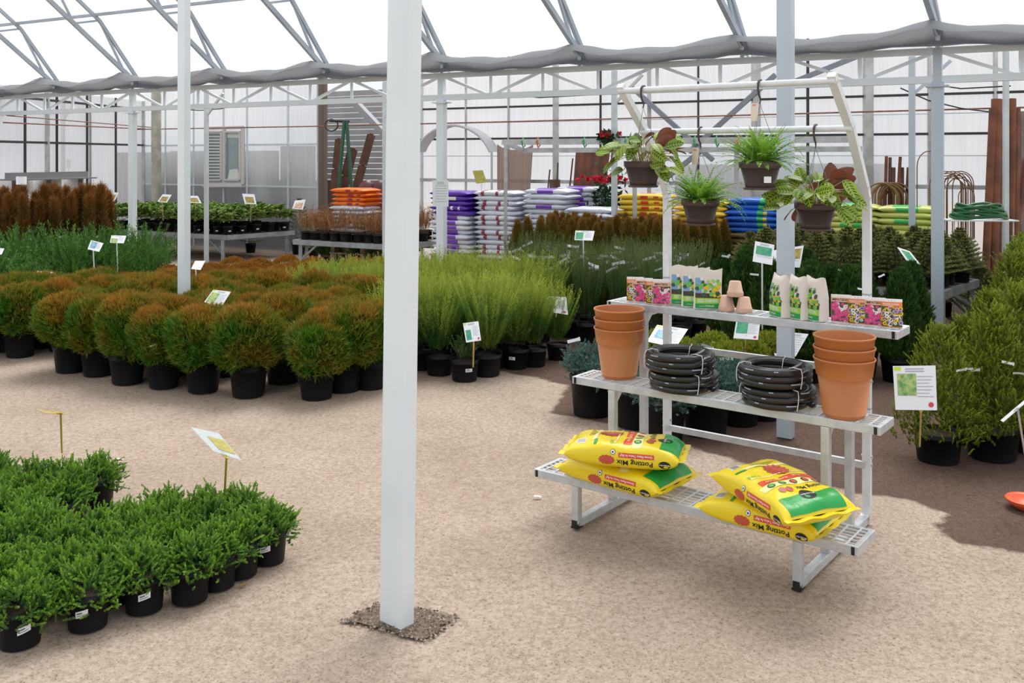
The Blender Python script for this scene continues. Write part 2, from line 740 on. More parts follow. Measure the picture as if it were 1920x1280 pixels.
shade_paint = mat('shaded_post_paint', (.52, .60, .68), .38, var=.06, vscale=3.5)  # post paint darkened to put the right side's weaker light into the colour
post_paint = mat('post_paint', (.80, .88, .93), .35, var=.06, vscale=3.5, bump=.04, bscale=20)
p = PZ(744, 1166)
r_post = post('support_post', p, .104, .062, 4.4, 'tall white post in the front, standing in a patch of dark gravel', post_paint, R(-40), .028)
for px, d, lab in ((1473, 5.5, 'tall shade-painted post rising behind the stepped metal rack'),
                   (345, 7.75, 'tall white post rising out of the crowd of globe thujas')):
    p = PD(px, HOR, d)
    post('support_post', p, .086, .06, roof_z(p.x, p.y) + .3, lab, shade_paint if px > 1000 else post_paint, R(-35))
for k, lab in ((0, 'shade-painted truss column at the right, beside the legs of the spruce bench'),
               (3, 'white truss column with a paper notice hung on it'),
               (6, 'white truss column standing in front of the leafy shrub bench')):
    post('truss_column', E_(k), .092, .07, ZB - .02, lab, shade_paint if k == 0 else white_paint, YAW, cap=True)
for px, d, lab in ((1710, 9.7, 'slim shade-painted pole behind the spruce bench, beside the right truss column'),
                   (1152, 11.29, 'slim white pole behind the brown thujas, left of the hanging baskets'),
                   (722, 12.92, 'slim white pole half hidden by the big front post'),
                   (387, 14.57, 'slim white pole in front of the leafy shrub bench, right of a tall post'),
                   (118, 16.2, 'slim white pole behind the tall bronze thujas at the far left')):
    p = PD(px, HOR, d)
    post('slim_pole', p, .06, .045, 2.62, lab, shade_paint if px == 1710 else thin_paint, YAW, brace=True)

# gravel round the foot of the front post, and a little litter
rng = np.random.default_rng(3)
b = MB()
corn = [PZ(632, 1163), PZ(720, 1122), PZ(868, 1156), PZ(800, 1203)]
nst = 0
while nst < 900:
    i, j = rng.uniform(0, 1, 2)
    q = (corn[0] * (1 - i) * (1 - j) + corn[1] * (1 - i) * j + corn[2] * i * j + corn[3] * i * (1 - j))
    s = rng.uniform(.002, .006)
    v = [(q.x + s * rng.uniform(.6, 1.5) * math.cos(a), q.y + s * rng.uniform(.6, 1.5) * math.sin(a), 0) for a in (0, 1.6, 3.1, 4.7)] + [(q.x, q.y, s * rng.uniform(.7, 1.4))]
    b.add(v, [(0, 1, 4), (1, 2, 4), (2, 3, 4), (3, 0, 4)], int(rng.integers(0, 3)))
    nst += 1
ctr = sum(corn, Vector()) / 4
bed_ = []
for a, c in zip(corn, corn[1:] + corn[:1]):
    for k in range(7):
        e = a.lerp(c, k / 7)
        bed_.append(ctr + (e - ctr) * float(rng.uniform(.80, .98)))
b.add([(q.x, q.y, .0012) for q in bed_], [tuple(range(len(bed_)))[::-1]], 3)
g = b.build('gravel', [mat('gravel_dark', (.09, .06, .045), .9), mat('gravel_brown', (.30, .22, .16), .9), mat('gravel_grey', (.44, .36, .30), .9),
                       mat('gravel_bed', (.17, .125, .09), .95, var=.5, vscale=60)])
g['kind'] = 'stuff'
tag(g, 'patch of dark loose gravel around the foot of the front post', 'gravel')

# ---------------- far walls
WB0 = PD(1000, HOR, 14.1)


def WBp(px, z, off=0.):
    d = 14.1 * 3250 / (px + 2250)
    p = PD(px, HOR, d)
    return Vector((p.x - WV.x * off, p.y - WV.y * off, z))


def panel(name, a, b_, z0, z1, m, nseg=1):
    q = MB()
    q.add([(a.x, a.y, z0), (b_.x, b_.y, z0), (b_.x, b_.y, z1), (a.x, a.y, z1)], [(0, 1, 2, 3)])
    return struct(q.build(name, m))


wl = panel('wall_back', WBp(270, 0), WBp(606, 0), 0, 3.1, wall_film)
for px, wd in ((290, .05), (313, .025), (366, .025), (422, .03), (466, .03), (543, .03), (600, .05)):
    q = MB()
    q.bar(WBp(px, 0, .03), WBp(px, 3.1, .03), wd, wd, up=(0, 1, 0))
    q.build('mullion', thin_paint, wl)
for z in (1.82, 1.1, 2.55):
    q = MB()
    q.bar(WBp(272, z, .03), WBp(604, z, .03), .03, .03)
    q.build('rail', thin_paint, wl)
wr = panel('wall_back_right', WBp(760, 0), WBp(2060, 0), 0, 3.1, wall_film)
for px, wd, mm in ((795, .04, thin_paint), (877, .035, galv), (957, .04, galv), (1045, .085, galv), (1129, .03, darkbar), (1220, .05, galv), (1312, .025, darkbar), (1420, .1, galv),
                   (1517, .03, darkbar), (1630, .1, galv), (1745, .04, galv), (1868, .04, galv)):
    q = MB()
    q.bar(WBp(px, 0, .04), WBp(px, 3.1, .04), wd, wd, up=(0, 1, 0))
    q.build('mullion', mm, wr)
for z, h, mm in ((2.95, .02, darkbar), (2.35, .03, darkbar), (1.88, .03, darkbar), (1.25, .05, galv), (1.62, .012, thin_paint), (2.12, .012, thin_paint)):
    q = MB()
    q.bar(WBp(765, z, .04), WBp(2050, z, .04), h, h)
    q.build('rail', mm, wr)
LA, LB = Vector((-6.98, 18.2, 0)), Vector((-7.62, 12.6, 0))
wleft = panel('wall_left', LA, LB, 0, 2.66, wall_film)


def WL(px, z, off=.04):
    tt = (px - 960) / F
    s = (tt * LA.y - LA.x) / ((LB.x - LA.x) - tt * (LB.y - LA.y))
    p = LA + (LB - LA) * s
    return Vector((p.x + off, p.y, z))


for px, wd, mm in ((42, .03, darkbar), (84, .055, galv), (102, .03, darkbar), (159, .03, darkbar), (165, .03, galv), (213, .03, darkbar), (265, .05, galv)):
    q = MB()
    q.bar(WL(px, 0), WL(px, 2.66), wd, wd, up=(1, 0, 0))
    q.build('mullion', mm, wleft)
for z in (1.83, 2.5):
    q = MB()
    q.bar(WL(268, z), WL(-25, z), .035, .035)
    q.build('rail', darkbar, wleft)

# dark opening with its jambs, the siding, and blocks added to dim the sheeting from behind
for px, wd in ((608, .09), (616, .05)):
    q = MB()
    q.bar(WBp(px, 0, .06), WBp(px, 3.08, .06), wd, .08, up=(0, 1, 0))
    struct(q.build('door_jamb', mat('brown_jamb', (.16, .12, .10), .6)))
q = MB()
for i in range(28):
    z = .05 + i * .1
    a, c = WBp(500, z, -1.2), WBp(690, z, -1.2)
    q.bar(a, c, .02, .092)
struct(q.build('wall_siding', mat('pale_siding', (.36, .36, .37), .7, var=.15, vscale=3)))
grey_out = mat('grey_dimming_block', (.045, .045, .052), .9, var=.4, vscale=1.2)
grey_out2 = mat('mauve_dimming_block', (.075, .06, .065), .9, var=.4, vscale=1.5)
for px0, px1, z1, off, mm in ((285, 470, 1.72, -.35, grey_out), (470, 580, 1.2, -.3, grey_out2), (490, 535, 1.8, -.4, grey_out2), (1400, 1640, 1.52, -.35, grey_out), (1230, 1400, 1.5, -.5, grey_out2),
                              (170, 285, 1.7, -.5, grey_out)):
    a, c = WBp(px0, 0, off), WBp(px1, 0, off)
    q = MB()
    e = WV * .25
    q.add([(a.x, a.y, 0), (c.x, c.y, 0), (c.x + e.x, c.y + e.y, 0), (a.x + e.x, a.y + e.y, 0), (a.x, a.y, z1), (c.x, c.y, z1), (c.x + e.x, c.y + e.y, z1), (a.x + e.x, a.y + e.y, z1)],
          [(0, 1, 5, 4), (1, 2, 6, 5), (2, 3, 7, 6), (3, 0, 4, 7), (4, 5, 6, 7)])
    struct(q.build('dimming_block', mm))  # added blocks that keep sky light off the lower sheeting

for px0, y0, px1, y1 in ((1195, 165, 1345, 300), (1462, 140, 1300, 285), (1640, 95, 1480, 160), (1320, 285, 1250, 340)):
    q = MB()
    ps = []
    for px_, y_ in ((px0, y0), (px1, y1)):
        e = WBp(px_, 0, .12)
        ps.append((e.x, e.y, EYE - (y_ - HOR) * e.y / F))
    q.bar(ps[0], ps[1], .06, .06)
    struct(q.build('wall_brace', mat('brace_grey', (.22, .25, .30), .5)))
# pipes along the wall
q = MB()
q.tube([WBp(275, 2.12, .3), WBp(600, 2.11, .3), WBp(1000, 2.12, .3), WBp(1990, 2.16, .3)], .011, 6)
tag(q.build('heating_pipe', rust), 'long thin rust-red pipe running across the back wall', 'pipe')
q = MB()
q.tube([WL(268, 2.13, .2), WL(-20, 2.10, .2)], .011, 6)
tag(q.build('heating_pipe', rust), 'thin rust-red pipe running along the left wall, lower of two', 'pipe')
q = MB()
q.tube([WL(266, 2.16, .25), WL(-20, 2.2, .25)], .009, 6)
tag(q.build('heating_pipe', rust), 'thin rust-red pipe running along the left wall, upper of two', 'pipe')
for pts, lab in (([(400, 205), (430, 207), (470, 204), (500, 196), (540, 195)], 'thin black cable sagging above the window in the back wall'),
                 ([(640, 193), (690, 192), (800, 185), (860, 188), (930, 186), (1000, 177), (1060, 183), (1150, 178)], 'thin black cable looping below the truss in the middle'),
                 ([(1790, 160), (1830, 166), (1920, 161)], 'thin dark cable below the truss at the right edge'),
                 ([(1720, 165), (1770, 188), (1830, 203), (1885, 210)], 'grey cable drooping towards the leaning brown poles')):
    q = MB()
    ps = [WBp(x, 0, .6) for x, y in pts]
    ps = [Vector((p.x, p.y, EYE - (y - HOR) * p.y / F)) for p, (x, y) in zip(ps, pts)]
    q.tube(ps, .009, 6)
    tag(q.build('power_cable', black_rub), lab, 'cable')
q = MB()
p = PD(293, HOR, 17.0)
q.tube([(p.x, p.y, 0), (p.x, p.y, 2.93)], .085, 14)
tag(q.build('drain_pipe', mat('yellowed_pipe', (.52, .50, .42), .5, var=.3, vscale=6)), 'thick yellowed upright pipe against the back wall near the left corner', 'pipe')
# ------------------------------------------------------------------ potted plants
black_pot = mat('black_plastic_pot', (.006, .0065, .009), .5, var=.5, vscale=7, spec=.3)
soil_m = mat('potting_soil', (.035, .022, .015), .95, bump=.4, bscale=80)
label_m = mat('white_label', (.82, .84, .88), .5)
ink = mat('label_print', (.16, .16, .2), .6)


def pot_mesh(name, r, h, rb=None, m=None, rim=.012, n=24, fill=.86):
    rb = rb or r * .78
    m = m or black_pot
    b = MB()
    t = .004
    b.lathe([(rb, 0), (rb + (r - rb) * .88 - .002, h - .03 * (h / .2)), (r, h - .03 * (h / .2)), (r, h - .03 * (h / .2)), (r + .003, h), (r + .003, h), (r - t, h),
             (r - t, h), (r - t - .003, h * fill)], n, 0)
    vs = [((r - t - .003) * math.cos(2 * PI * j / n), (r - t - .003) * math.sin(2 * PI * j / n), h * fill) for j in range(n)]
    b.add(vs, [tuple(range(n))], 1)
    return b.mesh(name, [m, soil_m])


def label_mesh(r, z, w_, h_, tilt=0.):
    """price label stuck on a pot, wrapped on its side towards -y"""
    b = MB()
    n = 4
    for rr, y0, y1, hh0, hh1, mi in ((r + .0015, -1, 1, -1, 1, 0), (r + .0022, -.75, .1, .1, .55, 1), (r + .0022, -.75, .6, -.5, -.3, 1)):
        a0, a1 = y0 * w_ / 2 / r, y1 * w_ / 2 / r
        vs = []
        for i in range(n + 1):
            a = -PI / 2 + a0 + (a1 - a0) * i / n
            dz = tilt * (a + PI / 2) * r
            vs += [(rr * math.cos(a), rr * math.sin(a), z + hh0 * h_ / 2 + dz), (rr * math.cos(a), rr * math.sin(a), z + hh1 * h_ / 2 + dz)]
        b.add(vs, [(2 * i, 2 * i + 2, 2 * i + 3, 2 * i + 1) for i in range(n)], mi)
    return b.mesh('price_label', [label_m, ink])


def tag_mesh(w_=.05, h_=.011):
    b = MB()
    b.grid(lambda i, j: (w_ * (i - .5), .003 * math.sin(i * 3), h_ * (j - .5)), 4, 1)
    b.box((w_ * .42, .001, 0), (.003, .004, h_ * 1.3), mi=0)
    return b.mesh('plant_tag', [label_m])


TAG = tag_mesh()


class Kind:
    def __init__(self, name, pot, fol, cat='potted plant'):
        self.name, self.pot, self.fol, self.cat = name, pot, fol, cat


def put(kind, x, y, z, label, group=None, rng=random, scale=1., tagz=None, lab=None, var=None, rot=None):
    """one potted plant: an empty with its pot, its foliage and what is stuck on it"""
    r = thing(kind.name, label, kind.cat, (x, y, z), 0, group)
    r.scale = (scale,) * 3
    if kind.pot:
        link('pot', kind.pot, r)
    f = link('foliage', kind.fol[var if var is not None else rng.randrange(len(kind.fol))], r)
    f.rotation_euler = (rng.uniform(-.04, .04), rng.uniform(-.04, .04), rng.uniform(0, 6.28) if rot is None else rot)
    if lab is not None:
        o = link('price_label', lab, r)
        o.rotation_euler = (0, 0, math.atan2(-x, y) * 1.0 + rng.uniform(-.35, .35))
    if tagz is not None:
        for k in range(tagz[3] if len(tagz) > 3 else 1):
            o = link('plant_tag', TAG, r)
            a = rng.uniform(0, 6.28)
            o.location = (tagz[1] * math.cos(a), -abs(tagz[1] * math.sin(a)), tagz[0] + rng.uniform(-.06, .06))
            o.rotation_euler = (rng.uniform(-.6, .6), rng.uniform(-.5, .5), rng.uniform(-.5, .5))
            o.scale = (tagz[2],) * 3
    return r


def hexfill(poly, sp, seed, jit=.15):
    """points of a jittered honeycomb inside a polygon of ground points"""
    rg = random.Random(seed)
    P = [(p[0], p[1]) for p in poly]
    x0, x1 = min(p[0] for p in P), max(p[0] for p in P)
    y0, y1 = min(p[1] for p in P), max(p[1] for p in P)
    out, j = [], 0
    y = y0
    while y <= y1:
        x = x0 + (sp / 2 if j % 2 else 0)
        while x <= x1:
            c = False
            for i in range(len(P)):
                a, b = P[i], P[i - 1]
                if (a[1] > y) != (b[1] > y) and x < (b[0] - a[0]) * (y - a[1]) / (b[1] - a[1]) + a[0]:
                    c = not c
            if c:
                out.append((x + rg.uniform(-jit, jit) * sp, y + rg.uniform(-jit, jit) * sp))
            x += sp
        y += sp * .866
        j += 1
    return out


# ---- kinds -------------------------------------------------------------------------------------
def dome_shoots(seed, Rr, z0, H, nbr, nsh, sl, nb, bl, bw, spread, m, up=.55, lump=.04, name='foliage', cone=False):
    rng = np.random.default_rng(seed)
    d = dirs(rng, nbr, .35)
    d[:, 2] = np.abs(d[:, 2]) * .9 + .02
    d = unit(d)
    rad = rng.uniform(.55, 1, (nbr, 1)) ** .6
    if cone:
        zz = rng.uniform(0, 1, nbr) ** 1.25
        an = rng.uniform(0, 6.28, nbr)
        rr = Rr * (1 - zz) ** .75 * rng.uniform(.72, 1.05, nbr) + .015
        C = np.stack([rr * np.cos(an), rr * np.sin(an), z0 + H * zz], -1)
        d = unit(np.stack([np.cos(an), np.sin(an), np.full(nbr, .45) + zz], -1))
    else:
        C = d * np.array([Rr, Rr, H]) * rad + np.array([0, 0, z0])
    P = np.repeat(C, nsh, 0) + rng.normal(size=(nbr * nsh, 3)) * lump
    D = unit(np.repeat(d, nsh, 0) * .8 + dirs(rng, nbr * nsh, 0) * .75 + np.array([0, 0, up]))
    P = P - D * sl * .4
    Q = shoots_to_blades(P, D, sl * rng.uniform(.6, 1.25, nbr * nsh), nb, bl, bw, spread, rng)
    br = np.repeat(np.repeat(rng.uniform(0, 1, nbr), nsh), nb)
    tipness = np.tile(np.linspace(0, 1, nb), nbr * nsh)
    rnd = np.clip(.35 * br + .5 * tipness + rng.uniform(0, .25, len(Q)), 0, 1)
    return quad_mesh(name, Q, rnd, m)


def globe(seed, Rr, zc, n, nb, bl, bw, m, sq=1., lumpy=.12, low=.55):
    rng = np.random.default_rng(seed)
    d = dirs(rng, n, .15)
    k = rng.normal(size=(9, 3))
    k /= np.linalg.norm(k, axis=1, keepdims=True)
    lob = np.max(d @ k.T, axis=1)
    rad = Rr * (1 - lumpy + lumpy * 2 * (lob - .6)) * rng.uniform(low, 1, n) ** .45
    P = d * rad[:, None] * np.array([1, 1, sq]) + np.array([0, 0, zc])
    D = unit(d * .8 + np.array([0, 0, .75]) + rng.normal(size=(n, 3)) * .35)
    Q = fans(P - D * bl * .5, D, nb, bl, bw, rng)
    rnd = np.repeat(rng.uniform(0, 1, n), nb) * .7 + rng.uniform(0, .3, len(Q))
    return quad_mesh('foliage', Q, rnd, m)


def plumes(seed, n, z0, Rb, ln, lean, nb, bl, bw, spread, m, curve=.0, drop=0., tz=1.):
    """arching feathery shoots from a common foot"""
    rng = np.random.default_rng(seed)
    an = rng.uniform(0, 6.28, n)
    le = rng.uniform(.05, 1, n) ** .7 * lean
    D = np.stack([np.cos(an) * np.sin(le), np.sin(an) * np.sin(le), np.cos(le)], -1)
    st = rng.uniform(0, .55, n)
    P = np.stack([np.cos(an) * Rb * rng.uniform(0, 1, n), np.sin(an) * Rb * rng.uniform(0, 1, n), np.full(n, z0)], -1)
    L0 = ln * rng.uniform(.6, 1.05, n)
    P = P + D * (L0 * st)[:, None] * .6
    Q = shoots_to_blades(P, D, L0 * (1 - .6 * st), nb, bl, bw, spread, rng, curve)
    rnd = np.repeat(rng.uniform(0, 1, n), nb) * .6 + np.tile(np.linspace(0, .4, nb), n)
    return quad_mesh('foliage', Q, rnd, m)


def column(seed, H, r, z0, n, nb, bl, bw, m, pw=.7):
    rng = np.random.default_rng(seed)
    zz = rng.uniform(0, 1, n) ** 1.1
    an = rng.uniform(0, 6.28, n)
    rr = r * np.minimum(1, (1 - zz) ** pw * 1.15) * np.minimum(1, .45 + zz * 4) * rng.uniform(.55, 1.05, n)
    P = np.stack([rr * np.cos(an), rr * np.sin(an), z0 + zz * H], -1)
    D = np.stack([np.cos(an) * .35, np.sin(an) * .35, np.full(n, 1.)], -1) + rng.normal(size=(n, 3)) * .22
    Q = fans(P - unit(D) * bl * .4, D, nb, bl, bw, rng, .4)
    rnd = np.repeat(rng.uniform(0, 1, n), nb) * .7 + rng.uniform(0, .3, len(Q))
    return quad_mesh('foliage', Q, rnd, m)


def spruce(seed, H, r, z0, m, lev=11, per=9, nb=34):
    rng = np.random.default_rng(seed)
    Ps, Ds, Ls = [], [], []
    for i in range(lev):
        f = i / lev
        z = z0 + H * (f ** .95) * .95
        L = r * (1 - f) ** .85 * 1.05 + .02
        for k in range(max(4, int(per * (1 - f * .5)))):
            a = 6.28 * k / per + i * .7 + rng.uniform(-.2, .2)
            d = np.array([math.cos(a), math.sin(a), .25 + f * .7])
            d /= np.linalg.norm(d)
            Ps.append([0, 0, z]); Ds.append(d); Ls.append(L * rng.uniform(.8, 1.1))
            for s in (-1, 1):
                for q in (.4, .65):
                    e = np.array([math.cos(a + s * .75), math.sin(a + s * .75), .2 + f * .6])
                    Ps.append(list(np.array([0, 0, z]) + d * L * q)); Ds.append(e / np.linalg.norm(e)); Ls.append(L * .38)
    Ps.append([0, 0, z0 + H * .8]); Ds.append([0, 0, 1.]); Ls.append(H * .22)
    Q = shoots_to_blades(np.array(Ps), np.array(Ds), np.array(Ls), nb, .022, .006, .75, rng)
    rnd = np.tile(np.linspace(0, .8, nb), len(Ps)) + rng.uniform(0, .2, len(Q))
    return quad_mesh('foliage', Q, rnd, m)


def leafy(seed, Rr, z0, H, nst, nl, ll, lw, m):
    """clusters of broad leaves, each folded along its rib (two quads)"""
    rng = np.random.default_rng(seed)
    an = rng.uniform(0, 6.28, nst)
    C = np.stack([np.cos(an) * Rr * .6 * rng.uniform(0, 1, nst) ** .5, np.sin(an) * Rr * .6 * rng.uniform(0, 1, nst) ** .5, z0 + H * rng.uniform(.25, .9, nst)], -1)
    P = np.repeat(C, nl, 0)
    a2 = rng.uniform(0, 6.28, nst * nl)
    up = rng.uniform(-.25, .75, nst * nl)
    D = unit(np.stack([np.cos(a2), np.sin(a2), up], -1))
    S = unit(np.cross(D, np.array([0, 0, 1.])) + rng.normal(size=D.shape) * .15)
    Nn = np.cross(S, D)
    L_ = (ll * rng.uniform(.7, 1.15, len(P)))[:, None]
    q = []
    tipp = P + D * L_ - Nn * L_ * .12
    for s in (-1, 1):
        a = np.stack([P, P + D * L_ * .35 + S * lw * .5 * s + Nn * lw * .2, P + D * L_ * .75 + S * lw * .38 * s + Nn * lw * .12, tipp], 1)
        q.append(a if s > 0 else a[:, ::-1])
    Q = np.concatenate(q)
    rr = rng.uniform(0, 1, len(P))
    return quad_mesh('foliage', Q, np.concatenate([rr, rr]), m)


def twigs(seed, Rr, z0, H, n, m):
    rng = np.random.default_rng(seed)
    an = rng.uniform(0, 6.28, n)
    P = np.stack([np.cos(an) * Rr * rng.uniform(0, .7, n), np.sin(an) * Rr * rng.uniform(0, .7, n), np.full(n, z0)], -1)
    D = np.stack([np.cos(an) * .25, np.sin(an) * .25, np.ones(n)], -1) + rng.normal(size=(n, 3)) * .14
    L0 = H * rng.uniform(.5, 1.05, n)
    A = blades(P, D, L0, .007, rng)
    ns = 5
    t_ = rng.uniform(.3, .95, (n, ns, 1))
    P2 = (P[:, None] + unit(D)[:, None] * L0[:, None, None] * t_).reshape(-1, 3)
    D2 = unit(np.repeat(unit(D), ns, 0) + rng.normal(size=(n * ns, 3)) * .5)
    Bq = blades(P2, D2, .07 * rng.uniform(.4, 1, n * ns), .006, rng)
    Q = np.concatenate([A, Bq])
    return quad_mesh('foliage', Q, rng.uniform(0, 1, len(Q)), m)


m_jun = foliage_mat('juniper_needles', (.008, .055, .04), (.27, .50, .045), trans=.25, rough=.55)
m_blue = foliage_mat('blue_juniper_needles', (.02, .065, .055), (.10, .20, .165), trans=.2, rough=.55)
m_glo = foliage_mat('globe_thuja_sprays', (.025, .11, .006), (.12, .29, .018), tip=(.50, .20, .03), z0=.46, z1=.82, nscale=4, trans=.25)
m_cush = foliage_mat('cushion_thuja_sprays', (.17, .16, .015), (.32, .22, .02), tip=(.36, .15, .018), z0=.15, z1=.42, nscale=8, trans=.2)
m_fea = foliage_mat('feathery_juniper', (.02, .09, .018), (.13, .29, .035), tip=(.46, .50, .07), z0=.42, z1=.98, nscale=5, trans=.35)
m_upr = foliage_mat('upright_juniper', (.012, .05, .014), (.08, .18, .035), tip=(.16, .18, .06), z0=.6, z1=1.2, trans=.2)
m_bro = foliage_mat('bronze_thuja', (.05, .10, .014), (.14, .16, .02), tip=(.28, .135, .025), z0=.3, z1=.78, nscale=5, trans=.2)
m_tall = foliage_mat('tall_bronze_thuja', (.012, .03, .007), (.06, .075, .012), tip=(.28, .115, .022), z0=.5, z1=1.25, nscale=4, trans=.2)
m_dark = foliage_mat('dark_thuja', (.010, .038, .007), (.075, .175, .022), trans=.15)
m_spr = foliage_mat('spruce_needles', (.03, .06, .015), (.28, .28, .08), trans=.15)
m_con = foliage_mat('conical_spruce', (.008, .032, .005), (.32, .40, .03), trans=.2)
m_spd = foliage_mat('spreading_juniper', (.007, .036, .012), (.11, .28, .035), trans=.2)
m_lau = foliage_mat('broad_leaves', (.07, .19, .035), (.40, .52, .14), trans=.2, rough=.3)
m_twig = foliage_mat('bare_twigs', (.20, .075, .035), (.46, .25, .10), trans=.0, rough=.8)

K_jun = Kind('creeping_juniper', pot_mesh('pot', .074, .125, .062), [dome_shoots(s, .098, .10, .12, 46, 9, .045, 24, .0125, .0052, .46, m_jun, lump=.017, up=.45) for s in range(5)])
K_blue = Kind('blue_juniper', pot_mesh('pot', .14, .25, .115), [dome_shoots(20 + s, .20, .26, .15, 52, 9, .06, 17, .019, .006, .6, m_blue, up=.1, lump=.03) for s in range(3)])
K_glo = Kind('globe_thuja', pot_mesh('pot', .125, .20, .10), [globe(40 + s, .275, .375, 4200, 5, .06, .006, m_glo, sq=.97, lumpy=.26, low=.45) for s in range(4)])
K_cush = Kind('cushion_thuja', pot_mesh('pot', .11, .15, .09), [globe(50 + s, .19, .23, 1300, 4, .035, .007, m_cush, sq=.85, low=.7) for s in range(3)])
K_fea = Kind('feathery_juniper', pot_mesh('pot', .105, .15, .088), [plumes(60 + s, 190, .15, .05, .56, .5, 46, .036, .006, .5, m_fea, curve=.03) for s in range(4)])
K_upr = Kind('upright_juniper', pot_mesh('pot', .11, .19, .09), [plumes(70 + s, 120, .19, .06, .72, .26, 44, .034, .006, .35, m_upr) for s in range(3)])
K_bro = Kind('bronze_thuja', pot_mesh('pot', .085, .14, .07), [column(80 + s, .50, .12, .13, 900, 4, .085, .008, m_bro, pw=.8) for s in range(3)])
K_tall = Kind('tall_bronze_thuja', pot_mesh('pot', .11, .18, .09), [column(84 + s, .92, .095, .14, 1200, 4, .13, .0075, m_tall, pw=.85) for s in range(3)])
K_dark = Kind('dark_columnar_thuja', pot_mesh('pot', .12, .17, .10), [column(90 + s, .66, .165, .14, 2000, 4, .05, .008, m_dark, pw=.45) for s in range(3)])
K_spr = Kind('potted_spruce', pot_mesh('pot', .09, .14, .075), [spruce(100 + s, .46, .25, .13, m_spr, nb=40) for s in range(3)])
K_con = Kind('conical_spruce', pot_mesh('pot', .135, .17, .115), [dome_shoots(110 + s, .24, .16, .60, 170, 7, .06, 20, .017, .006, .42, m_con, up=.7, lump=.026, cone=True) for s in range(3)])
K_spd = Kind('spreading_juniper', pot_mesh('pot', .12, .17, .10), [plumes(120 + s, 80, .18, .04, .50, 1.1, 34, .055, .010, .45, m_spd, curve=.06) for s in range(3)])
K_lau = Kind('leafy_shrub', pot_mesh('pot', .075, .13, .062), [leafy(130 + s, .16, .13, .30, 26, 9, .085, .034, m_lau) for s in range(3)])
K_twig = Kind('twiggy_shrub', pot_mesh('pot', .08, .12, .07), [twigs(140 + s, .10, .11, .36, 60, m_twig) for s in range(3)])
K_tree = Kind('young_spruce', pot_mesh('pot', .15, .25, .12), [spruce(150 + s, 1.0, .36, .25, foliage_mat('grey_spruce', (.08, .11, .05), (.24, .26, .12)), lev=12, per=7, nb=40) for s in range(2)])

LAB_J = label_mesh(.069, .07, .04, .022, .25)
LAB_F = label_mesh(.098, .085, .05, .024)
LAB_S = label_mesh(.068, .055, .038, .018)

rg = random.Random(11)
# ---- creeping junipers in the front left corner: two beds
edge = [(349, 1146), (255, 1168), (140, 1195), (20, 1228), (432, 1118), (478, 1096), (517, 1070)]
names = ['with its empty pot rim showing, third from the right end', 'second pot left of the bare rim, white price label on it', 'low pot with a small white label',
         'cut by the frame, nearest the corner', 'fourth from the right end', 'with a dry yellow leaf at its foot', 'last at the right end, tilted white price label']
front = []
for (px, py), nm in zip([(345, 1137), (258, 1155), (150, 1188), (20, 1222), (398, 1110), (442, 1088), (496, 1062)],
                        ['creeping juniper on the front edge whose black pot stands well clear on the sand',
                         'creeping juniper on the front edge, its black pot carrying an upright white price label',
                         'creeping juniper on the front edge with a small label low on its dark pot',
                         'creeping juniper nearest the bottom left corner of the photo, at the front edge',
                         'creeping juniper on the front edge, just left of the yellow dead leaf',
                         'creeping juniper at the front edge with a yellow dead leaf at its foot',
                         'creeping juniper at the right tip of its bed, tilted price label on the pot']):
    p = PZ(px, py)
    p.y += .06
    put(K_jun, p.x, p.y, 0, nm, None, rg, lab=LAB_J if px in (258, 496, 20, 150) else None)
    front.append(p)


def fzone(pts, z):
    return [PZ(x, y, z) for x, y in pts]


def free(q, pts, dmin):
    return all(math.hypot(q[0] - p[0], q[1] - p[1]) > dmin for p in pts)


bed1 = [PD(px, HOR, d) for px, d in ((-130, 3.18), (20, 3.27), (150, 3.36), (260, 3.48), (345, 3.56), (400, 3.64), (445, 3.72), (490, 3.84), (512, 3.94), (480, 4.02), (420, 4.04),
                                     (340, 4.04), (250, 3.9), (150, 3.8), (40, 3.74), (-130, 3.66))]
for q in hexfill(bed1, .155, 1):
    if free(q, front, .125):
        put(K_jun, q[0], q[1], 0, 'blue-green creeping juniper packed inside the front bed at the lower left', 'creeping junipers inside the near bed', rg, scale=rg.uniform(.92, 1.08))
bed2 = fzone([(-140, 1000), (-140, 850), (0, 855), (60, 862), (115, 872), (142, 888), (135, 915), (95, 945), (0, 965)], .2)
for q in hexfill(bed2, .17, 2):
    put(K_jun, q[0], q[1], 0, 'creeping juniper packed in the second bed at the left edge of the photo', 'creeping junipers in the second bed', rg, scale=rg.uniform(.92, 1.08))
p = PZ(184, 946)
put(K_jun, p.x, p.y, 0, 'creeping juniper alone at the tip of the second bed, dark pot in full shade', None, rg)
p = PZ(132, 975)
put(K_jun, p.x, p.y, 0, 'creeping juniper at the front of the second bed with a small white label', None, rg, lab=LAB_J)

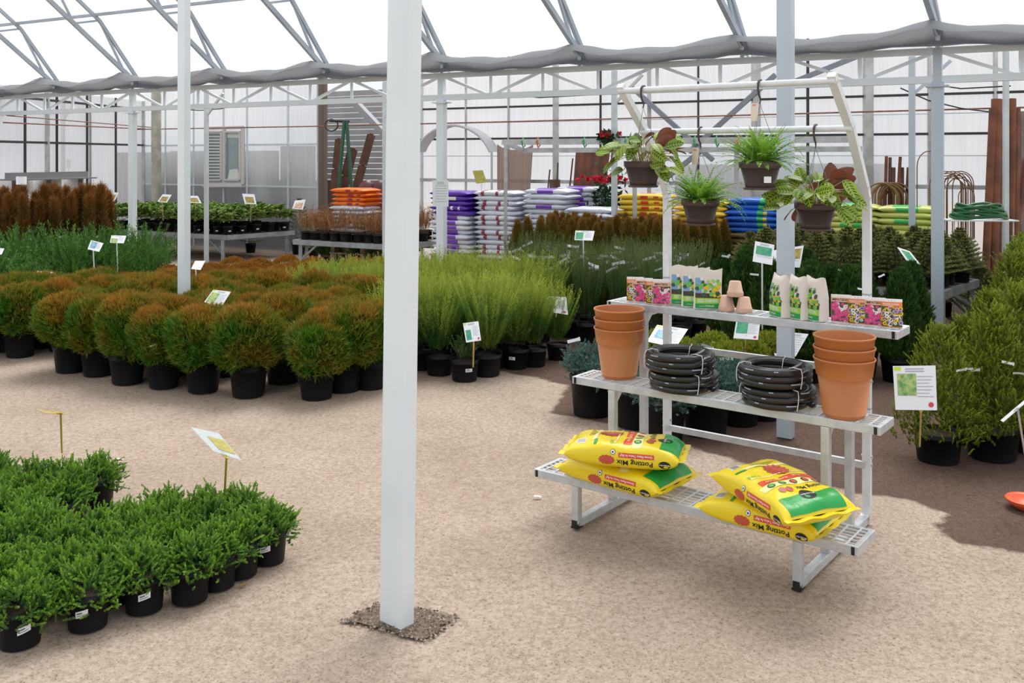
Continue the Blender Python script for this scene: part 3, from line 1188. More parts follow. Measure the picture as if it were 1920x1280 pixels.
# ---- globe thujas: the front row on the sandy path, then the crowd
gl_front = [(121, 700), (172, 707), (228, 722), (297, 730), (372, 738), (458, 747), (524, 722), (588, 752), (640, 738), (690, 733)]
gpos = []
for i, (px, py) in enumerate(gl_front):
    p = PZ(px, py)
    p.y += .1
    gpos.append(p)
    put(K_glo, p.x, p.y, 0, f'globe thuja in a black pot, {ORD[i]} from the left in the front row', None, rg, scale=rg.uniform(.93, 1.04),
        tagz=(.34, .225, .9) if i in (0, 2, 3, 4, 8) else None, var=i % 4)
crowd = [PD(px, HOR, d) for px, d in ((95, 8.0), (150, 7.6), (300, 7.05), (460, 6.8), (600, 6.75), (735, 6.9), (745, 8.5), (560, 8.6), (300, 8.8), (120, 8.9))]
npl = 0
for q in hexfill(crowd, .37, 3):
    if free(q, gpos, .30):
        npl += 1
        put(K_glo, q[0], q[1], 0, 'bronze-topped globe thuja inside the dense crowd behind the front row', 'globe thujas inside the crowd', rg, scale=rg.uniform(.88, 1.05))
for i, (px, py) in enumerate(((58, 655), (2, 660), (-50, 664))):
    p = PZ(px, py)
    p.y += .1
    put(K_glo, p.x, p.y, 0, ['green and bronze globe thuja across the gap at the left, nearest the gap', 'globe thuja across the gap, cut by the left edge of the photo',
                             'globe thuja mostly outside the left edge of the photo'][i], None, rg, scale=1.06, var=i)
cr2 = fzone([(-90, 560), (150, 545), (250, 530), (240, 515), (110, 525), (-90, 530)], .5)
for q in hexfill(cr2, .38, 4):
    put(K_glo, q[0], q[1], 0, 'globe thuja in the farther crowd at the left, behind the gap', 'globe thujas behind the gap', rg, scale=rg.uniform(.85, 1.0))
# ---- low golden cushions
for z, (pts, sp, sd) in enumerate((([(120, 535), (190, 510), (330, 505), (430, 515), (420, 540), (300, 540)], .30, 5), ([(240, 510), (330, 495), (420, 486), (540, 490), (590, 500), (545, 530), (440, 525), (330, 515)], .33, 6),
                                   ([(450, 496), (480, 486), (600, 484), (730, 486), (730, 494), (600, 496)], .36, 7))):
    lab_ = ['low golden cushion thuja between the globe thujas and the dark junipers', 'rounded rust-brown cushion thuja behind the tall post',
            'low brown cushion thuja in the far strip before the benches'][z]
    for q in hexfill(fzone(pts, .36), sp, sd):
        put(K_cush, q[0], q[1], 0, lab_, ['golden cushions on the left', 'rust cushions in the middle', 'far strip of cushions'][z], rg, scale=rg.uniform(.85, 1.1))
# ---- feathery junipers
fe_front = [(822, 705, 0), (870, 716, .45), (913, 706, 0), (968, 692, 0), (1003, 688, 0), (1046, 676, 0), (788, 694, 0), (930, 690, 0), (768, 690, 0)]
fpos = []
for i, (px, py, s) in enumerate(fe_front):
    p = PZ(px, py)
    p.y += .08
    fpos.append(p)
    lb = ['feathery juniper in the front row, just left of the small sign on a cane', 'tiny green juniper in the pot that holds the sign on a cane',
          'feathery juniper in the front row just right of the sign on a cane', 'feathery juniper with a white price label centred on its pot',
          'feathery juniper in the front row, second from its right end', 'feathery juniper at the right end of the front row, below a white sign',
          'feathery juniper just right of the big white post', 'feathery juniper tucked behind two front pots with small white labels',
          'feathery juniper half hidden behind the big white post'][i]
    put(K_fea if not s else Kind('feathery_juniper', K_fea.pot, [plumes(66, 40, .13, .03, .2, .7, 20, .03, .006, .5, m_upr)]), p.x, p.y, 0, lb, None, rg,
        scale=[.98, 1.0, 1.03, .98, .9, .82, 1.0, .9, 1.][i], lab=LAB_F if i in (1, 3, 7) else None)
fz = [PD(*q) for q in ((735, HOR, 7.1), (860, HOR, 7.1), (960, HOR, 7.4), (1040, HOR, 7.8), (1000, HOR, 8.6), (940, HOR, 9.0), (735, HOR, 9.2))]
for q in hexfill(fz, .30, 8):
    if free(q, fpos, .2):
        put(K_fea, q[0], q[1], 0, 'yellow-green feathery juniper in the crowd right of the big white post', 'feathery junipers right of the post', rg, scale=rg.uniform(.88, 1.08))
fz = fzone([(545, 520), (590, 508), (640, 500), (735, 500), (735, 535), (640, 528)], .52)
for q in hexfill(fz, .27, 9):
    put(K_fea, q[0], q[1], 0, 'yellow-green feathery juniper left of the big white post, behind the globe thujas', 'feathery junipers left of the post', rg, scale=rg.uniform(.8, .95))
# ---- upright junipers with white tags
fz = [PD(*q) for q in ((955, HOR, 9.3), (1010, HOR, 8.6), (1100, HOR, 8.3), (1200, HOR, 8.15), (1300, HOR, 8.6), (1290, HOR, 9.6), (1150, HOR, 10.2), (985, HOR, 10.2))]
for i, q in enumerate(hexfill(fz, .27, 10)):
    put(K_upr, q[0], q[1], 0, 'slender dark upright juniper carrying white tags near its top', 'upright junipers with white tags', rg, scale=rg.uniform(.76, .92), tagz=(.76, .08, 2.6, 1 + i % 2))
for i, (px, py) in enumerate(((1308, 640), (1278, 652), (1232, 660))):
    p = PZ(px, py)
    p.y += .1
    put(K_upr, p.x, p.y, 0, f'upright juniper at the near right corner of its block, {ORD[i]} from the right', None, rg, scale=.95, tagz=(.72, .07, 1.5))
# ---- left: dark spreading junipers, tall bronze thujas
fz = [PD(*q) for q in ((-80, HOR, 9.9), (120, HOR, 9.9), (320, HOR, 10.6), (335, HOR, 11.6), (240, HOR, 12.3), (120, HOR, 12.2), (-80, HOR, 11.9))]
for q in hexfill(fz, .48, 12):
    put(K_spd, q[0], q[1], 0, 'dark green spreading juniper at the left, below the tall bronze thujas', 'spreading junipers at the left', rg, scale=rg.uniform(.85, 1.3), tagz=(.34, .15, 1.4) if rg.random() < .3 else None)
fz = [PD(*q) for q in ((-40, HOR, 12.3), (100, HOR, 12.6), (205, HOR, 13.0), (212, HOR, 13.9), (90, HOR, 13.8), (10, HOR, 13.3), (-30, HOR, 12.9))]
for q in hexfill(fz, .215, 13):
    put(K_tall, q[0], q[1], 0, 'tall bronze columnar thuja at the far left with a white tag', 'tall bronze thujas at the far left', rg, scale=rg.uniform(.92, 1.12), tagz=(.55, .12, 2.2))
for i, (px, d, s) in enumerate(((175, 15.3, 1.0), (208, 15.8, .85), (190, 14.6, .85), (258, 16.3, .8), (560, 15.9, .8), (588, 15.4, .6), (632, 15.2, .62), (470, 16.2, .62))):
    p = PD(px, HOR, d)
    put(K_tree, p.x, p.y, 0, ['tallest young spruce beside the tall bronze thujas', 'young spruce just left of the white truss column', 'young spruce half hidden by the tallest one at the left',
                              'young spruce right of the truss column, near the yellowed pipe', 'young spruce behind the leafy shrub bench, right of its signs', 'young spruce by the orange bags, left of the pair',
                              'small dark spruce in front of the orange bags', 'small pale spruce under the window'][i], None, rg, scale=s * .98)


# ---- benches
bench_m = mat('bench_steel', (.36, .39, .43), .45, .2, var=.25, vscale=7)
board_m = mat('bench_board', (.40, .30, .21), .8, var=.3, vscale=10)


def bench(name, A, lu, lw, h, label, legs):
    """A is the near corner; lu metres away along the truss line, lw metres across; legs: (u, w) spots"""
    r = thing(name, label, 'bench', (A.x, A.y, 0))
    P = lambda a, c, z: Vector((U.x * a + WV.x * c, U.y * a + WV.y * c, z))
    b = MB()
    for (a, c), (e, f) in (((0, 0), (lu, 0)), ((0, 0), (0, lw)), ((lu, 0), (lu, lw)), ((0, lw), (lu, lw))):
        b.bar(P(a, c, h - .035), P(e, f, h - .035), .04, .07)
    b.build('rim', bench_m, r)
    b = MB()
    n = 10
    for i in range(n):
        f = (i + .5) / n * lw
        b.bar(P(0, f, h - .03), P(lu, f, h - .03), lw / n * .97, .014)
    b.build('bench_top', board_m, r)
    for a, c in legs:
        b = MB()
        b.bar(P(a, c, 0), P(a, c, h - .05), .05, .05, up=(0, 1, 0))
        b.build('leg', bench_m, r)
    b = MB()
    for a, c in legs[:2]:
        b.bar(P(a, c, .12), P(a + (.3 if a < lu / 2 else -.3), c, h - .07), .025, .025)
    b.bar(P(.05, lw / 2, h - .09), P(lu - .05, lw / 2, h - .09), .03, .04)
    b.build('brace', bench_m, r)
    return r, (lambda a, c: (A.x + U.x * a + WV.x * c, A.y + U.y * a + WV.y * c))


def rows(P, kind, h, lu, lw, na, nc, label, group, m0=.1, lab=None, jit=.02, tagz=None, scale=1., skip=None):
    for i in range(na):
        for j in range(nc):
            if skip and skip(i, j):
                continue
            a = m0 + (lu - 2 * m0) * i / max(1, na - 1) + rg.uniform(-jit, jit)
            c = m0 + (lw - 2 * m0) * j / max(1, nc - 1) + rg.uniform(-jit, jit)
            x, y = P(a, c)
            put(kind, x, y, h, label, group, rg, scale=scale * rg.uniform(.92, 1.08), lab=lab if (j == 0 or i == 0) and rg.random() < .5 else None, tagz=tagz)


A1 = PZ(425, 441, .416)
_, P1 = bench('plant_bench', A1, 2.75, 1.25, .416, 'long low steel bench under the broad-leaved shrubs', [(.1, .02), (2.6, .02), (.1, 1.2), (2.6, 1.2), (1.4, .02)])
rows(P1, K_lau, .418, 2.75, 1.25, 13, 5, 'glossy broad-leaved shrub in a small black pot on the left bench', 'broad-leaved shrubs on the bench', lab=LAB_S)
A2 = PZ(735, 459, .416)
_, P2 = bench('plant_bench', A2, 1.75, 1.7, .416, 'low steel bench with bare twiggy shrubs, its right end empty', [(1.66, .04), (.06, 1.62), (.06, .1), (1.66, 1.62)])
rows(P2, K_twig, .418, 1.75, 1.7, 9, 6, 'bare brown twiggy shrub in a small black pot on the middle bench', 'twiggy shrubs on the bench', lab=LAB_S, skip=lambda i, j: j == 5 or (j == 4 and i < 4), scale=1.05)
for i in range(7):
    x, y = P2(.3 + i * .2, .35 + (i % 3) * .4)
    put(K_spd, x, y, 0, 'dark juniper stored in the shade under the middle bench', 'junipers under the middle bench', rg, scale=.8)
A3 = PZ(1380, 497, .416)
bench_lu = 3.2
A3b = A3 - WV * 2.3
_, P3 = bench('plant_bench', A3 - WV * 1.0, 2.2, 1.0, .416, 'low dark steel bench behind the hanging baskets, loaded with bronze thujas', [(.06, .95), (2.1, .95), (.06, .05), (2.1, .05)])
rows(P3, K_bro, .418, 2.2, 1.0, 13, 5, 'small bronze thuja on the bench behind the hanging baskets', 'bronze thujas on the bench', scale=.76)
for i, q in enumerate(hexfill([P3(0, 1.2), P3(2.2, 1.2), P3(2.3, 1.7), P3(0, 1.7)], .25, 14)):
    put(K_bro, q[0], q[1], .0, 'bronze thuja standing behind the loaded bench', 'bronze thujas behind the bench', rg, scale=1.12)
A4 = PZ(1832, 523, .47)
_, P4 = bench('plant_bench', A4 - WV * 1.04, 1.8, 1.04, .47, 'grey steel bench with a diagonal brace, loaded with small spruces', [(.04, 1.0), (1.7, 1.0), (1.7, .05), (.04, .05)])
b = MB()
q0, q1 = Vector((WV.x * .2, WV.y * .2, .43)), Vector((WV.x * 1.0, WV.y * 1.0, .2))
b.bar(q0, q1, .03, .03)
b.build('brace', bench_m, _)
rows(P4, K_spr, .472, 1.8, 1.04, 8, 5, 'small potted spruce on the bench behind the shade-painted post', 'small spruces on the bench', jit=.06, scale=.8)
for i, q in enumerate(hexfill([P4(-.3, 1.4), P4(1.8, 1.25), P4(1.8, 1.9), P4(-.4, 2.0)], .36, 15)):
    put(K_spr, q[0], q[1], 0, 'olive spruce standing on the ground beyond the spruce bench', 'spruces beyond the bench', rg, scale=1.0)
# ---- dark columnar thujas before the bench
fz = [PD(*q) for q in ((1340, HOR, 7.7), (1420, HOR, 7.1), (1520, HOR, 6.8), (1640, HOR, 6.6), (1745, HOR, 6.75), (1750, HOR, 7.3), (1560, HOR, 8.0), (1350, HOR, 8.6))]
for i, q in enumerate(hexfill(fz, .33, 16)):
    put(K_dark, q[0], q[1], 0, 'dark green columnar thuja in the block behind the metal rack', 'dark columnar thujas', rg, scale=rg.uniform(.9, 1.08), tagz=(.72, .15, 1.2, 1) if i % 2 else None)
# ---- right: conical spruces
for i, (px, py, s) in enumerate(((1778, 874, .9), (1882, 868, 1.02), (1945, 850, 1.12), (1832, 836, .88), (1915, 800, 1.05), (1878, 775, .95), (1970, 760, 1.1))):
    p = PZ(px, py)
    p.y += .12
    put(K_con, p.x, p.y, 0, ['yellow-tipped conical spruce in a black pot behind the tall photo sign', 'yellow-tipped conical spruce in the front, second from the photo sign', 'conical spruce cut by the right edge of the photo, in front',
                             'conical spruce squeezed between the two front ones', 'conical spruce in the second row at the right edge', 'conical spruce in the second row with white tags', 'conical spruce mostly outside the right edge'][i], None, rg,
        scale=s, tagz=(.5, .17, 1.2, 3))
fz = fzone([(1880, 500), (1960, 480), (1990, 560), (1900, 570)], .6)
for i, q in enumerate(hexfill(fz, .42, 17)):
    put(K_con, q[0], q[1], 0, 'dark bushy spruce in the shade at the far right', 'dark bushy spruces at the far right', rg, scale=1.15, tagz=(.6, .17, 1.2, 1))
# ---- blue junipers behind the rack
for i, (px, py, s) in enumerate(((1112, 782, .98), (1195, 805, .95), (1250, 835, .9), (1330, 820, 1.0), (1395, 800, .9), (1440, 790, .8), (1300, 775, .9), (1190, 765, .8))):
    p = PZ(px, py)
    p.y += .1
    put(K_blue, p.x, p.y, 0, ['blue-grey juniper in a large black pot, sticking out left of the rack', 'blue-grey juniper behind the rack, second from its left end', 'blue-grey juniper behind the rack, third from its left end',
                              'blue-grey juniper behind the middle of the rack', 'blue-grey juniper behind the rack, just left of the shade-painted post', 'blue-grey juniper at the foot of the shade-painted post',
                              'blue-grey juniper in the second row behind the middle of the rack', 'blue-grey juniper in the second row behind the left of the rack'][i], None, rg, scale=s, tagz=(.43, .12, 1.8, 1))
m_gold = foliage_mat('golden_cushion', (.12, .20, .02), (.46, .46, .04), trans=.2)
K_gold = Kind('golden_cushion_shrub', K_cush.pot, [globe(160 + s, .16, .23, 1000, 4, .03, .007, m_gold) for s in range(2)])
for i, (px, d) in enumerate(((1285, 6.5), (1335, 6.75), (1400, 6.6), (1440, 6.75), (1365, 6.4), (1235, 6.9))):
    p = PD(px, HOR, d)
    put(K_gold, p.x, p.y, 0, f'small golden cushion shrub behind the rack, {ORD[[1, 2, 4, 5, 3, 0][i]]} from the left', None, rg)
# ------------------------------------------------------------------ stepped metal display rack and what stands on it
alu = mat('bare_aluminium', (.62, .65, .68), .42, .3, var=.14, vscale=22, bump=.12, bscale=140)
alu_w = mat('bright_aluminium', (.78, .81, .85), .45, .1, var=.08, vscale=22)
RX, RY, RYAW = .273, 4.144, -.651
RW, RT = .981, .832
RC, RS = math.cos(RYAW), math.sin(RYAW)


def RK(s, t_, z=0.):
    """rack coordinates (along, back, up) to the world"""
    return Vector((RX + s * RC - t_ * RS, RY + s * RS + t_ * RC, z))


def RI(p):
    dx, dy = p.x - RX, p.y - RY
    return dx * RC + dy * RS, -dx * RS + dy * RC


rack = thing('display_rack', 'stepped bare metal display rack with three shelves and two hanging bars', 'display rack', (RX, RY, 0), RYAW)
TIERS = [(-.223, RW + .223, 0.0, .205, .213), (-.214, RW + .214, .295, .478, .573), (-.20, RW + .20, .58, .758, .895)]
for s0, s1, t0, t1, z in TIERS:
    e = link('shelf', None, rack)
    b = MB()
    fh, fw = .034, .02
    for y in (t0 + fw / 2, t1 - fw / 2):
        b.box(((s0 + s1) / 2, y, z - fh / 2), (s1 - s0 - .002, fw, fh))
    for x in (s0 + fw / 2, s1 - fw / 2):
        b.box((x, (t0 + t1) / 2, z - fh / 2 - .0005), (fw, t1 - t0 - .004, fh))
    b.build('shelf_frame', alu, e, bevel=.0025)
    b = MB()
    n = 5
    for i in range(n):
        y = t0 + fw + (t1 - t0 - 2 * fw) * (i + .5) / n
        b.box(((s0 + s1) / 2, y, z - .006), (s1 - s0 - .03, .0055, .0055))
    n = int((s1 - s0) / .052)
    for i in range(n):
        x = s0 + fw + (s1 - s0 - 2 * fw) * (i + .5) / n
        b.box((x, (t0 + t1) / 2, z - .002), (.0055, t1 - t0 - .012, .005))
    b.build('wire_grid', alu_w, e)
    b = MB()
    for x in (s0 + .006, s1 - .006):
        b.box((x - .012 if x > 0 else x + .012, t0 - .0005, z - fh / 2), (.012, .004, fh * .86))
    b.build('end_plug', black_rub, e)
for s in (0., RW):
    fr = link('side_frame', None, rack)
    b = MB()
    b.box((s, RT / 2, .0225), (.034, RT - .03, .036))
    b.build('runner', alu, fr, bevel=.003)
    b = MB()
    b.box((s, .012, .10), (.034, .034, .16))
    b.build('leg', alu, fr, bevel=.003)
    b = MB()
    b.box((s, -.006, .02), (.026, .006, .03))
    b.box((s, .012, .004), (.036, .04, .008))
    b.build('foot_cap', black_rub, fr)
    for t_, z in ((.312, TIERS[1][4] - .035), (.597, TIERS[2][4] - .035)):
        b = MB()
        b.box((s, t_, z / 2 + .02), (.034, .034, z - .04))
        b.build('leg', alu, fr, bevel=.003)
        b = MB()
        zz = z - .012
        b.box((s, t_ + .11, zz), (.014, .20, .026))
        b.add([(s - .004, t_ + .017, zz - .012), (s - .004, t_ + .075, zz - .012), (s - .004, t_ + .017, zz - .065), (s + .004, t_ + .017, zz - .012), (s + .004, t_ + .075, zz - .012), (s + .004, t_ + .017, zz - .065)],
              [(0, 1, 2), (5, 4, 3), (0, 3, 4, 1), (1, 4, 5, 2), (2, 5, 3, 0)])
        b.build('gusset', alu_w, fr)
    b = MB()
    pts = [(RT - .05, .022), (RT - .012, .034), (RT, .07), (RT, .5), (RT, 1.0), (RT, 1.38), (RT - .006, 1.42), (RT - .03, 1.47), (.607, 1.725), (.402, 1.905), (.380, 1.93)]
    for (a, z0), (c, z1) in zip(pts[:-1], pts[1:]):
        v = Vector((0, c - a, z1 - z0)).normalized() * .004
        b.bar((s, a - v.y, z0 - v.z), (s, c + v.y, z1 + v.z), .034, .03, up=(0, -1, .3))
    b.build('upright', alu_w, fr)
    b = MB()
    for z in (.66, .255, .29, .62):
        for q in (-1, 1):
            b.tube([(s + q * .016, RT, z), (s + q * .024, RT, z)], .006, 8)
    b.build('bolt', galv, fr)
for z in (.662, .255):
    b = MB()
    b.box((RW / 2, RT - .018, z), (RW, .018, .03))
    b.build('back_rail', alu, rack, bevel=.002)
for t_, z in ((.607, 1.722), (.402, 1.908)):
    b = MB()
    b.tube([(-.012, t_ - .016, z), (RW + .012, t_ - .016, z)], .0135, 12)
    b.build('hanging_bar', alu_w, rack)


# ---------------- bags of potting mix
def bag_fn(L, W, H, n=3.4):
    def h(x):
        u = min(1, abs(2 * x / L))
        return (H / 2) * max(0., 1 - u ** 5) ** .55 + .003

    def wd(x):
        u = min(1, abs(2 * x / L))
        return W / 2 * (1 - .05 * (1 - u ** 4) + .03 * u ** 8)

    def wav(x, y):
        return .0035 * math.sin(x * 31 + y * 17) + .0025 * math.sin(y * 43 - x * 23)

    def top(x, y, off=0.):
        a, c = h(x), wd(x)
        return (x, y, a * max(0., 1 - min(1, abs(y / c)) ** n) ** (1 / n) + wav(x, y) * min(1, a / .02) + off)

    def side(x, z, off=0.):
        a, c = h(x), wd(x)
        return (x, -c * max(0., 1 - min(1, abs(z / a)) ** n) ** (1 / n) - off, z)

    def ring(i, j):
        x = L * (i - .5)
        a, c = h(x), wd(x)
        th = 2 * PI * j
        cs, sn = math.cos(th), math.sin(th)
        y = c * math.copysign(abs(cs) ** (2 / n), cs)
        z = a * math.copysign(abs(sn) ** (2 / n), sn)
        if sn > 0:
            z += wav(x, y) * min(1, a / .02) * sn ** .5
        return (x, y, z)
    return top, side, ring, h, wd


yel = mat('yellow_plastic_sack', (.86, .66, .012), .28, bump=.35, bscale=16, spec=.6)
grn = mat('green_print', (.01, .33, .06), .3, bump=.35, bscale=16)
redp = mat('red_print', (.72, .07, .03), .3)
crm = mat('cream_print', (.86, .80, .36), .3)
blk = mat('black_print', (.012, .012, .012), .35)
wht = mat('white_print', (.9, .9, .9), .35)
brn = mat('brown_red_print', (.45, .10, .06), .35)
dgrn = mat('dark_green_print', (.02, .10, .05), .35)
gbr = mat('light_green_print', (.16, .52, .08), .35)
BAGM = [yel, grn, redp, crm, blk, wht, brn, dgrn, gbr]
LT = {}


def lett(body, size, bold=True):
    k = (body, size, bold)
    if k not in LT:
        LT[k] = text2d(body, size, bold)
    return LT[k]


def bag_meshes(L=.50, W=.35, H=.104):
    top, side, ring, h, wd = bag_fn(L, W, H)
    body = MB()
    body.grid(ring, 44, 40, 0, True, wrapv=True)
    for x in (-L / 2, L / 2):                      # flat sealed end
        s = 1 if x > 0 else -1
        body.grid(lambda i, j: (x + s * (.0 + .024 * i), wd(L / 2) * 2.06 * (j - .5), .003 * math.sin(j * 21 + s) + .002), 2, 24)
    body = body.mesh('sack', [yel])
    pr = MB()
    off = [.0014]

    def T(v, f, mi, lift=0.):
        pr.add([top(x, y, off[0] + lift) for x, y in v], f, mi, True)

    def TT(txt, size, x0, y0, mi, bold=True, lift=.0008):
        v, f = lett(txt, size, bold)
        T([(x0 + ty, y0 - tx) for tx, ty in v], [q[::-1] if False else q for q in f], mi, lift)

    T(*rect2d(L * .33, -W * .41, L * .495, W * .38, 10, 24), 1)
    T(*rect2d(-.035, -.13, -.028, .15, 1, 20), 3)
    T(*rect2d(-.135, -.10, -.118, .14, 2, 20), 3)
    T(*rect2d(.045, -.145, .088, .15, 4, 24), 3)
    T(*rect2d(.004, -.125, .04, .15, 4, 24), 2)
    for i, (a, r) in enumerate(((0, .060), (.22, .046), (.1, .032), (.3, .018))):
        T(*flower2d(-.074, .035, r, 14, .6, a), 6 if i % 2 == 0 else 2, .0004 * i)
    TT('1 cu ft', .026, -.045, -.105, 8)
    TT('PLUS', .02, .022, .06, 3)
    TT('PLANT FOOD', .018, .022, -.04, 3)
    for y in (-.10, -.045, .012, .07, .125):
        T(*disc2d(.066, y, .017, 16), 7, .0006)
        T(*flower2d(.066, y, .011, 6, .7), 2 if y > 0 else 8, .0012)
    for cx, cy in ((.118, -.085), (.125, -.055)):
        T(*flower2d(cx, cy, .017, 7, .7, .3), 6, .0006)
        T(*disc2d(cx + .012, cy, .006, 8), 2, .001)
    TT('Potting Mix', .033, .119, .06, 4)
    T(*disc2d(.176, -.005, .033, 24, .036), 4, .0008)
    TT('Miracle-Gro', .0135, .176, -.005, 5, True, .0016)
    T(*rect2d(-.205, -.125, -.165, -.08, 3, 3), 5)
    for k in range(9):
        T(*rect2d(-.202 + k * .004, -.12, -.2005 + k * .004, -.085, 1, 3), 4, .0006)
    T(*rect2d(-.125, -.145, -.112, -.09, 1, 4), 1, .0006)
    for k in range(4):
        T(*rect2d(-.16 + k * .008, -.05, -.158 + k * .008, .1 - .02 * k, 1, 10), 4, .0004)
    top_print = pr.mesh('printed_panel', BAGM)
    pr = MB()

    def S(v, f, mi, lift=0.):
        pr.add([side(x, z, .0014 + lift) for x, z in v], f, mi, True)

    def ST(txt, size, x0, z0, mi, lift=.0008, squash=1.):
        v, f = lett(txt, size, True)
        S([(x0 - tx, z0 - ty * squash) for tx, ty in v], f, mi, lift)

    S(*rect2d(-.01, .001, .145, .020, 16, 3), 2)
    ST('Grows Plants Twice As Big*', .0125, .067, .0105, 5)
    ST('Potting Mix', .034, .062, -.018, 4, squash=.85)
    for i, r in enumerate((.034, .026, .016)):
        v, f = flower2d(0, 0, r * 1.1, 12, .6, i * .26)
        S([(-.062 + x, -.012 + z * .55) for x, z in v], f, 6 if i % 2 == 0 else 2, .0004 * i)
    v, f = disc2d(0, 0, .026, 20)
    S([(.190 + x, -.016 + z * .6) for x, z in v], f, 4)
    ST('Miracle-Gro', .0092, .190, -.016, 5)
    S(*disc2d(-.035, .021, .011, 16), 4)
    S(*disc2d(-.035, .021, .009, 16), 5, .0006)
    S(*disc2d(-.035, .021, .004, 10), 4, .0012)
    side_print = pr.mesh('printed_side', BAGM)
    return body, top_print, side_print


BG = bag_meshes()


def sack(fl, fr, z, label, lift=(0, 0), ln=None):
    """fl, fr: where the lower front edge starts and ends in the photo's plan"""
    d = fr - fl
    yaw = math.atan2(d.y, d.x)
    L = math.hypot(d.x, d.y)
    s = (ln or L) / .52
    mid = (fl + fr) / 2
    c, sn = math.cos(yaw), math.sin(yaw)
    W = .35 * s
    r = thing('potting_mix_sack', label, 'bag of potting mix', (mid.x - sn * W / 2, mid.y + c * W / 2, z + .052))
    r.rotation_euler = (Matrix.Rotation(yaw, 3, 'Z') @ Matrix.Rotation(lift[0], 3, 'Y') @ Matrix.Rotation(lift[1], 3, 'X')).to_euler()
    r.scale = (s, s * .92, 1)
    link('sack', BG[0], r)
    link('printed_panel', BG[1], r)
    link('printed_side', BG[2], r)
    return r


Z1 = TIERS[0][4]
sack(PZ(1040, 886, Z1 + .03), PZ(1232, 938, Z1 + .03), Z1, 'yellow potting mix sack on the bottom shelf, lower one of the left pair')
sack(PZ(1052, 872, Z1 + .12), PZ(1276, 892, Z1 + .12), Z1 + .106, 'yellow potting mix sack lying on top of the left pair on the bottom shelf', (0, R(-3)))
sack(PZ(1304, 962, Z1 + .03), PZ(1532, 1022, Z1 + .03), Z1, 'yellow potting mix sack on the bottom shelf, under the tilted one at the right')
sack(PZ(1322, 906, Z1 + .125), PZ(1478, 998, Z1 + .125), Z1 + .108, 'yellow potting mix sack lying askew on top of the right pair, bottom shelf', (R(2), R(2)), .475)

# ---------------- terracotta coloured plastic pots, stacked three high
terra = mat('terracotta_plastic', (.53, .19, .06), .38, spec=.45)


def nursery_pot():
    b = MB()
    ro, rb, h = .118, .080, .232
    rm = .108
    b.lathe([(rb - .004, 0), (rb, .004), (rb, .012), (rb + .003, .014), (rb + .003, .014), (rm - .006, h - .075), (rm - .006, h - .075), (rm, h - .068), (ro - .002, h - .008),
             (ro + .001, h - .008), (ro + .002, h - .003), (ro + .001, h), (ro - .004, h), (ro - .006, h - .006), (rm - .010, h - .07), (rb, .012), (0.001, .012)], 48)
    return b.mesh('pot_shell', [terra])


NP = nursery_pot()
Z2 = TIERS[1][4]
for px, py, side_ in ((1161, 706, 'left'), (1583, 779, 'right')):
    p = PZ(px, py, Z2)
    for k in range(3):
        o = link('nursery_pot', NP, None, (p.x, p.y, Z2 + .001 + k * .044), rg.uniform(0, 6))
        tag(o, f"{['lowest', 'middle', 'top'][k]} terracotta plastic pot nested at the {side_} end of the middle shelf", 'pot', 'terracotta plastic pots')

# ---------------- coils of black hose
hose_m = mat('black_hose', (.011, .011, .011), .33, spec=.55)
stripe_m = mat('hose_lettering', (.34, .39, .44), .5)
cord_m = mat('white_cord', (.85, .85, .83), .6)


def coil_meshes():
    R0, r, lay, dz = .138, .0155, 3, .0245
    pts = []
    n = 40
    for l in range(lay):
        for w_ in range(2):
            for i in range(n):
                a = 2 * PI * i / n
                f = i / n
                rad = R0 - (w_ * .0275 if l % 2 == 0 else (1 - w_) * .0275)
                nx = R0 - ((w_ + 1) * .0275 if l % 2 == 0 else (1 - w_ - 1) * .0275) if w_ == 0 else rad
                bl = max(0., (f - .85) / .15)
                zz = r + l * dz + (dz * bl if w_ == 1 else 0) + .0012 * math.sin(a * 2 + l * 2 + w_)
                rr = rad + (nx - rad) * bl + .0012 * math.sin(a * 3 + l)
                pts.append((rr * math.cos(a), rr * math.sin(a), zz))
    b = MB()
    b.tube(pts, r, 12)
    hose = b.mesh('hose', [hose_m])
    b = MB()
    for l in range(lay):
        for q in range(5):
            a0 = -2.7 + q * .85 + l * .2
            ln = .12 if q % 2 else .30
            rows_ = []
            for i in range(7):
                a = a0 + ln * i / 6
                rad = R0 + .0012 * math.sin(a * 3 + l) + (r + .0008) * .93
                zc = r + l * dz + .0012 * math.sin(a * 2 + l * 2)
                rows_ += [(rad * math.cos(a), rad * math.sin(a), zc + .006), ((rad - .0012) * math.cos(a), (rad - .0012) * math.sin(a), zc + .0102)]
            b.add(rows_, [(2 * i, 2 * i + 2, 2 * i + 3, 2 * i + 1) for i in range(6)])
    let = b.mesh('hose_lettering', [stripe_m])
    ties = []
    for a in (-2.75, -.72, 1.4):
        c, s = math.cos(a), math.sin(a)
        t_ = .0017
        H = r * 2 + (lay - 1) * dz
        ri, ro = R0 - .0275 - r - .004, R0 + r + .004
        prof = [(ri, .004), (ri, H * .5), (ri + .006, H), ((ri + ro) / 2, H + .0055), (ro - .008, H + .001), (ro + .001, H * .75), (ro + .002, H * .4), (ro - .002, .004)]
        b = MB()
        b.tube([(q * c - .008 * s * (z / H) * (1 if q > .13 else -1), q * s + .008 * c * (z / H) * (1 if q > .13 else -1), z) for q, z in prof], t_, 6)
        ties.append(b.mesh('tie_cord', [cord_m]))
    return hose, let, ties, H


